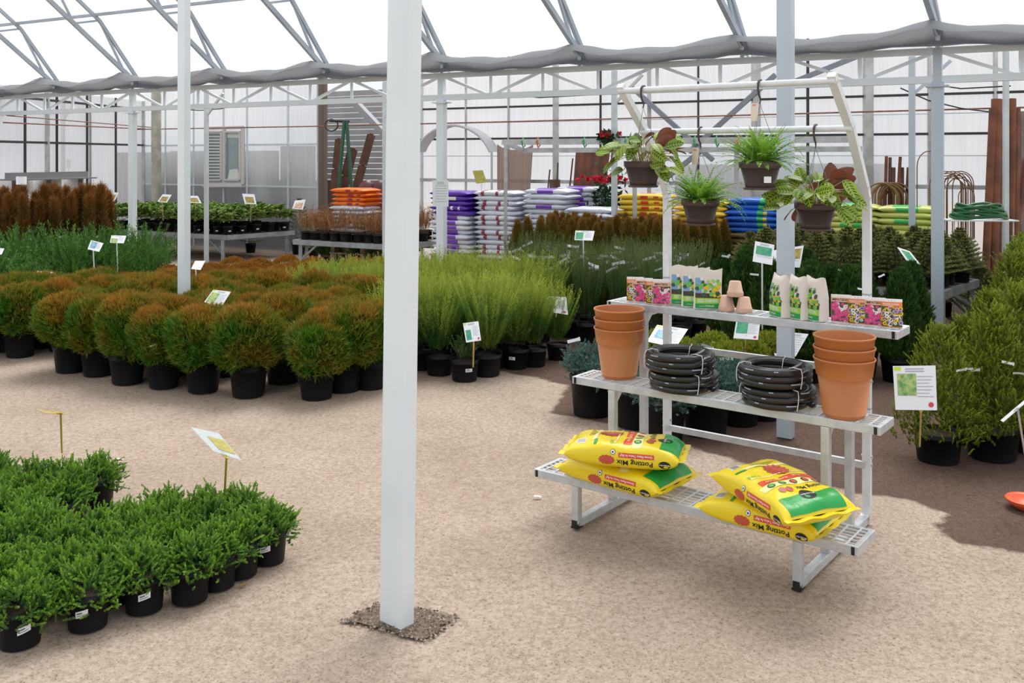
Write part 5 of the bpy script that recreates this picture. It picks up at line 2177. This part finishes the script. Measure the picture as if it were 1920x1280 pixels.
sign([(30, 331), (50, 331), (50, 346), (30, 346)], 13.3, 'small white notice at the far left above the tall bronze thujas', None, stake=(.5, .9), badge=False, mark=False)
sign([(124, 299), (134, 299), (133, 314), (124, 314)], 15.9, 'grey notice beside the slim pole at the far left', None, stake=(.5, .9), badge=False, mark=False)

# ------------------------------------------------------------------ window in the back wall
pvc = mat('window_frame_pvc', (.60, .56, .57), .5)
glass_d = mat('window_glass', (.30, .36, .38), .08, spec=.8)
blind_m = mat('blind_slats', (.58, .60, .62), .6)
win = struct(link('window_1', None))


def WF(px, py, off=.06):
    p = WBp(px, 0, off)
    return Vector((p.x, p.y, EYE - (py - HOR) * p.y / F))


def wrect(b, x0, y0, x1, y1, off, mi=0):
    b.add([WF(x0, y1, off), WF(x1, y1, off), WF(x1, y0, off), WF(x0, y0, off)], [(0, 1, 2, 3)], mi)


b = MB()
for a, c in (((392, 241), (461, 239)), ((392, 345), (461, 345)), ((392, 241), (392, 345)), ((461, 239), (461, 345)), ((426, 241), (426, 345))):
    b.bar(WF(*a), WF(*c), .06, .055, up=(0, 0, 1) if a[1] == c[1] or abs(a[1] - c[1]) < 5 else (0, 1, 0))
b.build('window_frame', pvc, win)
b = MB()
for x0, x1 in ((395, 423), (429, 458)):
    for a, c in (((x0, 247), (x1, 247)), ((x0, 337), (x1, 337)), ((x0, 247), (x0, 337)), ((x1, 247), (x1, 337))):
        b.bar(WF(*a, .09), WF(*c, .09), .035, .03, up=(0, 0, 1) if a[1] == c[1] else (0, 1, 0))
b.build('sash', pvc, win)
b = MB()
wrect(b, 395, 247, 423, 337, .05)
wrect(b, 429, 247, 458, 337, .05)
b.build('pane', glass_d, win)
b = MB()
for k in range(15):
    b.bar(WF(397, 250 + k * 5.8, .075), WF(421, 250 + k * 5.8, .075), .012, .03)
b.build('blind', blind_m, win)
b = MB()
wrect(b, 431, 249, 456, 258, .056)
b.add([WF(432, 336, .06), WF(456, 336, .06), WF(451, 316, .06), WF(436, 318, .06)], [(0, 1, 2, 3)])
b.build('curtain', mat('white_curtain', (.70, .72, .70), .8), win)
b = MB()
b.bar(WF(390, 349, .08), WF(463, 349, .08), .08, .03)
b.build('window_sill', pvc, win)


# ------------------------------------------------------------------ sacks in stacks along the back
def sack_mat(name, c, c2=None):
    return mat(name, c, .35, bump=.3, bscale=9, spec=.5, col2=c2, vscale=3.2)


def far_sack():
    top, side, ring, h, wd = bag_fn(.62, .42, .125)
    b = MB()
    b.grid(ring, 22, 24, 0, True, wrapv=True)
    return b


def sack_prints(kind):
    top, side, ring, h, wd = bag_fn(.62, .42, .125)
    b = MB()

    def S(x0, z0, x1, z1, mi=0):
        v, f = rect2d(x0, z0, x1, z1, 6, 4)
        b.add([side(x, z, .003) for x, z in v], f, mi, True)

    def T(x0, y0, x1, y1, mi=0):
        v, f = rect2d(x0, y0, x1, y1, 6, 8)
        b.add([top(x, y, .003) for x, y in v], f, mi, True)

    def side2(x, z, off):
        a = side(x, z, off)
        return (a[0], -a[1], a[2])
    if kind == 'band':
        for x0, x1 in ((-.20, -.15), (.02, .06), (.14, .17)):
            S(x0, -.045, x1, .045)
            T(x0, -.19, x1, .19)
    elif kind == 'patch':
        S(-.12, -.04, .10, .035)
        T(-.16, -.18, .12, .15)
    elif kind == 'spot':
        v, f = disc2d(.0, .02, .10, 16, .07)
        b.add([top(x, y, .003) for x, y in v], f, 0, True)
        S(-.02, -.03, .07, .03)
        S(.14, -.02, .2, .02)
    elif kind == 'blue':
        S(.05, -.05, .12, .05)
        S(.12, -.05, .16, .05, 1)
        T(.05, -.19, .12, .19)
        T(.12, -.19, .16, .19, 1)
    return b


FS = {}


def far_mesh(m, kind, pm):
    k = (m.name, kind)
    if k not in FS:
        pr = sack_prints(kind)
        FS[k] = (far_sack().mesh('sack', [m]), pr.mesh('printed_pattern', pm) if pr.f else None)
    return FS[k]


def stack(px, d, rowsd, zt, what, where, yaw0=0., dz=.063, grp=None):
    """rowsd: the sacks from the top down as (material, print kind, print materials)"""
    p = PD(px, HOR, d)
    yaw = math.atan2(-U.y, -U.x) + yaw0
    rr = random.Random(int(px))
    n = len(rowsd)
    for i, (m, kind, pm, cn) in enumerate(rowsd):
        a, pr = far_mesh(m, kind, pm)
        r = thing('soil_sack', f"{cn} sack, {ORD[i] + ' from the top' if i else 'topmost'} {where}", 'sack', (p.x + rr.uniform(-.025, .025), p.y + rr.uniform(-.025, .025), zt - .035 - i * dz), yaw + rr.uniform(-.06, .06), grp)
        r.scale = (1, 1, .58)
        link('sack', a, r)
        if pr:
            link('printed_pattern', pr, r)
    zb = zt - .035 - (n - 1) * dz - .04
    r = thing('wooden_pallet', f"stacked wooden pallets under the {where.strip().replace('of the ', '')}" if where.startswith('of') else f"stacked wooden pallets under the sacks {where}", 'pallet', (p.x, p.y, 0), yaw)
    k = 0
    while zb - k * .14 > .05:
        z1 = zb - k * .14
        b = MB()
        for q in range(6):
            b.box((0, -.2 + q * .08, z1 - .012), (.62, .065, .02))
        b.build('deck', board_m, r)
        b = MB()
        for q in (-.27, 0, .27):
            b.box((q, 0, max(z1 - .14, 0) / 2 + (z1 - .024) / 2), (.07, .42, (z1 - .024) - max(z1 - .14, 0)))
        b.build('bearer', board_m, r)
        k += 1


m_or = sack_mat('orange_sack', (.90, .20, .01), (.78, .13, .01))
m_wh = sack_mat('white_sack', (.72, .75, .82), (.60, .64, .74))
m_pu = sack_mat('purple_sack', (.11, .03, .42), (.07, .02, .30))
m_ye = sack_mat('yellow_sack', (.86, .62, .05), (.80, .50, .04))
m_bl = sack_mat('blue_sack', (.015, .14, .62), (.01, .09, .48))
m_lg = sack_mat('pale_green_sack', (.60, .68, .14), (.66, .62, .22))
m_ta = sack_mat('brown_sack', (.22, .14, .04), (.14, .09, .03))
p_bur = mat('burgundy_print', (.30, .03, .05), .4)
p_dbr = mat('dark_brown_print', (.07, .025, .03), .4)
p_pu = mat('violet_sack_print', (.20, .05, .50), .4)
p_re = mat('scarlet_print', (.75, .04, .02), .4)
p_tl = mat('petrol_print', (.01, .16, .20), .4)
p_gr = mat('bright_green_print', (.05, .50, .12), .4)
p_wh = mat('white_sack_print', (.75, .75, .78), .4)
W_ = lambda k, pm, cn='white': (m_wh, k, pm, cn)
stack(668, 13.9, [(m_or, 'spot', [p_bur], 'orange')] * 4 + [W_('', None)] * 6, 1.16, '', 'of the stack left of the big post', grp=None)
stack(860, 12.75, [(m_pu, 'patch' if i == 1 else 'band' if i == 3 else '', [p_wh], 'purple') for i in range(5)] + [W_('patch', [p_pu], 'white and purple')] * 8, 1.16, '', 'of the purple stack behind the notice')
stack(944, 12.5, [W_('band' if i % 3 != 1 else '', [p_bur]) for i in range(14)], 1.17, '', 'of the maroon-striped stack by the purple')
stack(1036, 12.3, [W_('patch' if i in (0, 3) else '', [p_dbr]) for i in range(13)], 1.20, '', 'of the tall white stack in the middle')
stack(1092, 12.6, [W_('patch', [p_dbr])] * 7, 1.22, '', 'of the white stack with dark brown panels')
stack(1118, 11.6, [W_('band' if i == 1 else '', [p_bur]) for i in range(9)], 1.0, '', 'of the low stack before the planks')
stack(1215, 11.4, [(m_ye, 'spot', [p_re], 'yellow')] * 10, 1.17, '', 'of the stack with red discs', .05)
stack(1325, 11.0, [(m_ye, 'spot' if i % 2 else 'patch', [p_re], 'yellow and red') for i in range(10)], 1.12, '', 'behind the lower fern basket')
stack(1420, 10.7, [(m_bl, 'blue', [p_gr, m_ye], 'blue')] * 6 + [(m_ta, '', None, 'brown')] * 4, 1.15, '', 'of the blue stack by the shade-painted post')
stack(1600, 10.6, [(m_lg, 'patch' if i % 3 == 0 else '', [p_gr], 'yellow-green') for i in range(9)], 1.09, '', 'of the pale green stack')
stack(1705, 10.3, [(m_lg, 'patch' if i in (0, 2) else '', [p_tl], 'pale yellow') for i in range(9)], 1.08, '', 'behind the slim shade-painted pole')

# ------------------------------------------------------------------ steel hanging frame with clips
fr = thing('hanging_rail', 'low grey steel hanging rail with coloured clips in front of the sack stacks', 'frame', PD(948, HOR, 12.0).xy.to_3d())
base = fr.location.copy()
tz = 1.79
fpts = [PD(948, HOR, 12.0), PD(1190, HOR, 11.15), PD(1381, HOR, 10.72)]
for p in fpts:
    b = MB()
    b.bar(Vector((p.x, p.y, 0)) - base, Vector((p.x, p.y, tz)) - base, .045, .045, up=(0, 1, 0))
    b.build('post', galv, fr)
b = MB()
e0, e1 = PD(943, HOR, 12.02), PD(1590, HOR, 10.1)
b.bar(Vector((e0.x, e0.y, tz)) - base, Vector((e1.x, e1.y, tz)) - base, .05, .07)
b.bar(Vector((e0.x, e0.y, tz - .1)) + WV * .4 - base, Vector((e1.x, e1.y, tz - .1)) + WV * .4 - base, .04, .06)
b.bar(Vector((e0.x, e0.y, tz)) - base, Vector((e0.x, e0.y, tz - .1)) + WV * .4 - base, .04, .05)
b.build('beam', galv, fr)
cg, co = mat('green_clip', (.05, .42, .12), .4), mat('orange_clip', (.75, .14, .06), .4)
for i, f in enumerate((.07, .12, .27, .40, .44, .6, .66, .72, .8)):
    p = e0.lerp(e1, f)
    b = MB()
    b.tube([Vector((p.x, p.y, tz + .05)) - base, Vector((p.x - .03, p.y - .03, tz)) - base, Vector((p.x, p.y - .03, tz - .07)) - base, Vector((p.x + .02, p.y, tz - .04)) - base], .009, 6)
    b.build('clip', co if i % 3 == 1 else cg, fr)

# ------------------------------------------------------------------ clutter along the back wall
dkwood = mat('dark_wood', (.13, .06, .035), .7, var=.4, vscale=7)
rdwood = mat('red_brown_wood', (.20, .065, .03), .7, var=.4, vscale=7)
grn_m = mat('green_steel', (.02, .10, .05), .4)
fa = PD(648, HOR, 14.9)
r = thing('frame_stand', 'green steel A-frame stand in the doorway behind the orange sacks', 'stand', (fa.x, fa.y, 0))
for dx in (-.2, .17):
    b = MB()
    b.tube([(dx, 0, 0), (dx * .1, 0, 2.16)], .028, 8)
    b.build('leg', grn_m, r)
b = MB()
b.tube([(-.25, 0, 2.17), (.06, 0, 2.16)], .02, 8)
b.build('cross_bar', darkbar, r)
b = MB()
b.tube([(-.2 + .1 * math.cos(a) - .02, 0, 2.1 + .09 * math.sin(a)) for a in [i * .4 for i in range(17)]], .012, 6)
b.build('ring', darkbar, r)
for i, (px, d, h, wd_, tl_, lb) in enumerate(((624, 15.1, 1.9, .12, .10, 'dark board leaning at the left jamb of the doorway'), (636, 15.3, 1.75, .16, .22, 'dark board leaning behind the left leg of the green stand'),
                                              (655, 15.2, 1.2, .2, -.25, 'short dark board leaning behind the green stand'), (664, 15.3, 1.98, .13, .28, 'notched dark board leaning against the right leg of the green stand'),
                                              (678, 15.1, 1.05, .2, .1, 'low dark board at the right of the green stand'))):
    p = PD(px, HOR, d)
    b = MB()
    n = 4
    for k in range(n):
        z0, z1 = h * k / n, h * (k + 1) / n - .02
        b.bar((tl_ * z0 / h * 2, 0, z0), (tl_ * z1 / h * 2, 0, z1), wd_, .03, up=(0, 1, 0))
    b.bar((0, .01, 0), (tl_ * 2, .01, h), wd_ * .5, .025, up=(0, 1, 0))
    tag(b.build('leaning_board', dkwood, None, (p.x - tl_, p.y, 0)), lb, 'board')
for px, lb in ((688, 'dark red dome-shaped pot right of the green stand'), (712, 'dark red pot beside the big white post')):
    p = PD(px, HOR, 14.6)
    b = MB()
    b.lathe([(.12, 0), (.13, .5), (.15, .9), (.13, 1.16), (.06, 1.25), (.001, 1.26)], 18)
    tag(b.build('upturned_pot', mat('dark_red_plastic', (.09, .015, .02), .4), None, (p.x, p.y, 0)), lb, 'pot')
for (x0, y0, x1, y1), nm in (((642, 190, 722, 275), 'diagonal'), ((695, 345, 722, 315), 'lower')):
    b = MB()
    b.bar(WF(x0, y0, -.25), WF(x1, y1, -.25), .12, .1)
    struct(b.build('wall_brace', mat('brace_steel', (.30, .31, .34), .5)))
# arched hoop tunnel end
b = MB()
pc = WBp(872, 0, .25)
ux = Vector((-U.x, -U.y, 0))
arc = []
for k in range(25):
    a = PI * (.13 + .74 * k / 24)
    arc.append((-.63 * math.cos(a) * 1.15, 1.42 + .66 * math.sin(a)))
b.grid(lambda i, j: pc + ux * arc[int(round(i * 24))][0] + Vector((0, 0, arc[int(round(i * 24))][1])) + WV * (.22 * j - .04), 24, 2)
b.tube([pc + ux * x + Vector((0, 0, z)) - WV * .04 for x, z in arc], .02, 6)
for s in (0, -1):
    b.tube([pc + ux * arc[s][0] + Vector((0, 0, arc[s][1])), pc + ux * arc[s][0] + Vector((0, 0, 0))], .018, 6)
tag(b.build('hoop_arch', mat('arch_sheet', (.52, .54, .57), .4)), 'grey arched hoop standing against the white back wall above the purple sacks', 'arch')
# brown translucent sheet
b = MB()
b.grid(lambda i, j: WF(957 + 66 * i - 6 * i * j, 270 + 18 * math.sin(i * PI) * (1 - j) * .6 + 92 * j, .3 + .05 * math.sin(i * 6)), 16, 8)
tag(b.build('brown_sheet', film_mat('brown_film', (.40, .30, .26), clear=.15, scat=.5, streak=.3)), 'brown see-through sheet hung below the steel frame, left of the planks', 'sheet')
for i in range(8):
    p0, p1 = PD(1068 + i * 6, HOR, 12.9), PD(1086 + i * 7.5, HOR, 13.1)
    b = MB()
    b.bar((p0.x, p0.y, 0), (p1.x, p1.y, 1.72), .085, .02, up=(0, 1, 0))
    tag(b.build('plank', rdwood if i % 2 else dkwood), f"brown plank leaning at the back wall, {ORD[i]} from the left of the row", 'plank')
for i, (x0, x1, y1) in enumerate(((1018, 1031, 318), (1040, 1046, 305), (1058, 1074, 297))):
    p0, p1 = PD(x0, HOR, 13.0), PD(x1, HOR, 13.2)
    b = MB()
    b.tube([(p0.x, p0.y, .5), (p1.x, p1.y, EYE - (y1 - HOR) * 13.2 / F)], .012, 6)
    tag(b.build('garden_cane', dkwood), f"thin cane leaning by the white sack stack, {ORD[i]} from the left", 'cane')
b = MB()
p = PD(1040, HOR, 13.0)
for i in range(14):
    b.tube([(p.x + .02 * (i % 7) - .06, p.y + .02 * (i // 7), .4), (p.x + .021 * (i % 7) - .06, p.y + .02 * (i // 7), 1.3)], .01, 5)
tag(b.build('stick_bundle', dkwood), 'short bundle of brown sticks behind the white sacks', 'bundle')
# roses
m_rose = foliage_mat('rose_petals', (.42, .005, .02), (.75, .02, .06), trans=.1)
m_rlf = foliage_mat('rose_leaves', (.008, .03, .012), (.03, .09, .03), trans=.1)


def rose(px, d, z, h, rad, label, hang_=False):
    p = PD(px, HOR, d)
    r = thing('red_flowers', label, 'flowers', (p.x, p.y, z))
    rng = np.random.default_rng(int(px))
    c = rng.normal(size=(26, 3)) * np.array([rad, rad, .02]) * .6 + np.array([0, 0, h])
    P = np.repeat(c, 14, 0)
    Q = blades(P, dirs(rng, len(P), .2), .045, .03, rng)
    link('petals', quad_mesh('petals', Q, rng.uniform(0, 1, len(Q)), m_rose), r)
    P = rng.normal(size=(500, 3)) * np.array([rad * .45, rad * .45, h * .28]) + np.array([0, 0, h * .5])
    Q = blades(P, dirs(rng, 500, .1), .09, .04, rng)
    link('leaves', quad_mesh('leaves', Q, rng.uniform(0, 1, len(Q)), m_rlf), r)
    return r


rose(1140, 12.2, .75, .57, .2, 'red flowers with dark leaves behind the slim white pole')
rose(1141, 11.36, 1.80, .06, .09, 'small red flowers on top of the steel frame beside the slim white pole')
# right: stakes, hoops, poles
for i, (x, y1, lean_) in enumerate(((1659, 293, 3), (1668, 295, 1), (1680, 294, 8), (1674, 314, 0), (1686, 314, 3), (1692, 314, -2), (1700, 314, 5))):
    p0, p1 = PD(x - 2, HOR, 10.75), PD(x + lean_, HOR, 10.85)
    b = MB()
    b.tube([(p0.x, p0.y, .6), (p1.x, p1.y, EYE - (y1 - HOR) * 10.85 / F)], .018 if i < 3 else .03, 7)
    tag(b.build('wooden_stake', dkwood if i % 2 else rdwood), f"upright brown stake beside the slim shade-painted pole, {ORD[i]} of the bunch", 'stake')
hoop_b = mat('brown_hoop', (.24, .12, .05), .6, var=.3, vscale=12)


def hoop(px, d, top, wd_, label, m, rad=.008, z0=.8, grp=None, lean=0.):
    p = PD(px, HOR, d)
    z1 = EYE - (top - HOR) * d / F
    rr = wd_ / 2
    pts = [(-rr, 0, z0)] + [(-rr * math.cos(a), lean * .3, z1 - rr + rr * math.sin(a)) for a in [PI * k / 12 for k in range(13)]] + [(rr, 0, z0)]
    b = MB()
    b.tube(pts, rad, 6)
    tag(b.build('plant_hoop', m, None, (p.x, p.y, 0), rg.uniform(-.5, .5)), label, 'hoop', grp)


for i in range(12):
    hoop(1652 + i * 3.1, 10.6 + .02 * i, 343 + (i % 3) * 2, .33 - .012 * (i % 4), 'brown wicker hoop in the dense bunch behind the pale sacks', hoop_b, .011, .7, 'dense bunch of brown hoops')
for i in range(10):
    hoop(1772 + i * 3.6, 10.3 + .03 * i, 321 + (i % 4) * 4, .32 - .02 * (i % 3), 'thin brown wire hoop in the loose bunch right of the shade-painted truss column', hoop_b, .006, .7, 'loose bunch of wire hoops')
hoop(1742, 10.2, 283, .33, 'single tall wire hoop behind the shade-painted truss column', hoop_b, .006, .7)
hoop(1812, 10.6, 352, .2, 'low thin wire hoop at the right end of the loose bunch', hoop_b, .005, .7)
pole_m = mat('brown_pole', (.22, .075, .035), .65, var=.45, vscale=5)
for i, (x0, x1, y1, rd) in enumerate(((1845, 1862, 205, .04), (1860, 1869, 186, .055), (1873, 1874, 212, .045), (1893, 1898, 185, .04), (1902, 1906, 203, .04), (1880, 1925, 300, .04))):
    d = 9.9 + .03 * i
    p0, p1 = PD(x0, HOR, d), PD(x1, HOR, d + .15)
    b = MB()
    b.tube([(p0.x, p0.y, .0), (p1.x, p1.y, EYE - (y1 - HOR) * (d + .15) / F)], rd, 10)
    tag(b.build('brown_pole', pole_m), ['leaning brown pole at the far right, first from the left', 'thickest leaning brown pole at the far right, with a dark top', 'brown pole just left of the thin white post at the far right',
                                        'tall brown pole just right of the thin white post at the far right', 'brown pole near the grey fence panel at the right edge', 'brown pole slanting out of the photo at the right edge'][i], 'pole')
p = PD(1886, HOR, 9.6)
b = MB()
b.bar((p.x, p.y, 0), (p.x, p.y, 2.7), .045, .045, up=(0, 1, 0))
tag(b.build('thin_post', thin_paint), 'thin white post among the leaning brown poles', 'post')
b = MB()
for k in range(9):
    b.bar((PD(1900, HOR, 10.4).x + k * .05, 10.4, 0), (PD(1900, HOR, 10.4).x + k * .05, 10.4, 2.1), .044, .02, up=(0, 1, 0))
tag(b.build('fence_panel', mat('grey_brown_boards', (.26, .21, .20), .8, var=.3, vscale=6)), 'grey-brown boarded panel at the right edge behind the poles', 'panel')
# green hose pile on a wire stand
p = PD(1835, HOR, 9.2)
r = thing('wire_stand', 'thin wire stand holding the green hose at the right', 'stand', (p.x, p.y, 0))
b = MB()
b.bar((-.32, 0, 1.0), (.32, 0, 1.0), .26, .012)
b.build('tray', wstake, r)
for x in (-.28, .28):
    for y in (-.1, .1):
        b = MB()
        b.tube([(x, y, 0), (x, y, 1.0)], .006, 6)
        b.build('leg', wstake, r)
b = MB()
for k in range(8):
    a = .27 - .01 * k
    b.tube([(a * math.cos(t_ * .349 + k), .13 * math.sin(t_ * .349 + k) , 1.03 + .016 * k + .015 * math.sin(t_ + k)) for t_ in range(18)], .014, 7, closed=True)
tag(b.build('garden_hose', mat('green_hose', (.01, .11, .03), .4), None, (p.x, p.y, .0)), 'heap of dark green hose on the wire stand at the right', 'hose')
# orange bowl at the right edge
p = PZ(1925, 952)
b = MB()
b.lathe([(.05, 0), (.075, .02), (.085, .035), (.085, .035), (.092, .038), (.088, .044), (.078, .036), (.05, .01), (.001, .008)], 32)
tag(b.build('orange_saucer', mat('orange_plastic', (.80, .11, .03), .35), None, (p.x, p.y, 0)), 'orange plastic plant saucer on the soil at the right edge', 'saucer')
# far left: work counter, white boxes and a rooster-red ornament
p0, p1 = PD(10, HOR, 13.4), PD(165, HOR, 14.9)
b = MB()
b.bar((p0.x, p0.y, 1.285), (p1.x, p1.y, 1.285), .35, .02)
b.bar((p0.x, p0.y, 1.34), (p1.x, p1.y, 1.34), .02, .09)
for f in (.1, .5, .9):
    q = p0.lerp(p1, f)
    b.bar((q.x, q.y, 0), (q.x, q.y, 1.3), .05, .05, up=(0, 1, 0))
tag(b.build('work_counter', mat('grey_counter', (.22, .22, .23), .6)), 'long grey counter along the left wall behind the tall bronze thujas', 'counter')
for i, px in enumerate((12, 40, 75, 92, 140)):
    p = PD(px, HOR, 13.75 + px * .008)
    b = MB()
    b.box((0, 0, 1.17), (.28 - .03 * (i % 3), .2, .22))
    tag(b.build('white_box', wht, None, (p.x, p.y, 0)), f"white box below the counter at the far left, {ORD[i]} from the left", 'box')
# small litter on the sand
for px, py, w_, lb in ((222, 861, .05, 'scrap of white paper on the sand behind the second bed'), (1008, 931, .035, 'scrap of white paper on the sand left of the rack')):
    p = PZ(px, py)
    b = MB()
    b.grid(lambda i, j: (w_ * (i - .5), .018 * (j - .5), .003 + .002 * math.sin(i * 5)), 4, 2)
    tag(b.build('paper_scrap', wht, None, (p.x, p.y, 0)), lb, 'scrap')
p = PZ(455, 1098)
b = MB()
b.grid(lambda i, j: (.03 * (i - .5), .018 * (j - .5) * math.sin(PI * (i * .9 + .05)), .004 + .006 * i * i), 5, 3)
tag(b.build('dry_leaf', mat('dry_leaf', (.55, .28, .04), .7), None, (p.x, p.y, 0), .6), 'dry yellow leaf on the sand at the foot of the junipers', 'leaf')
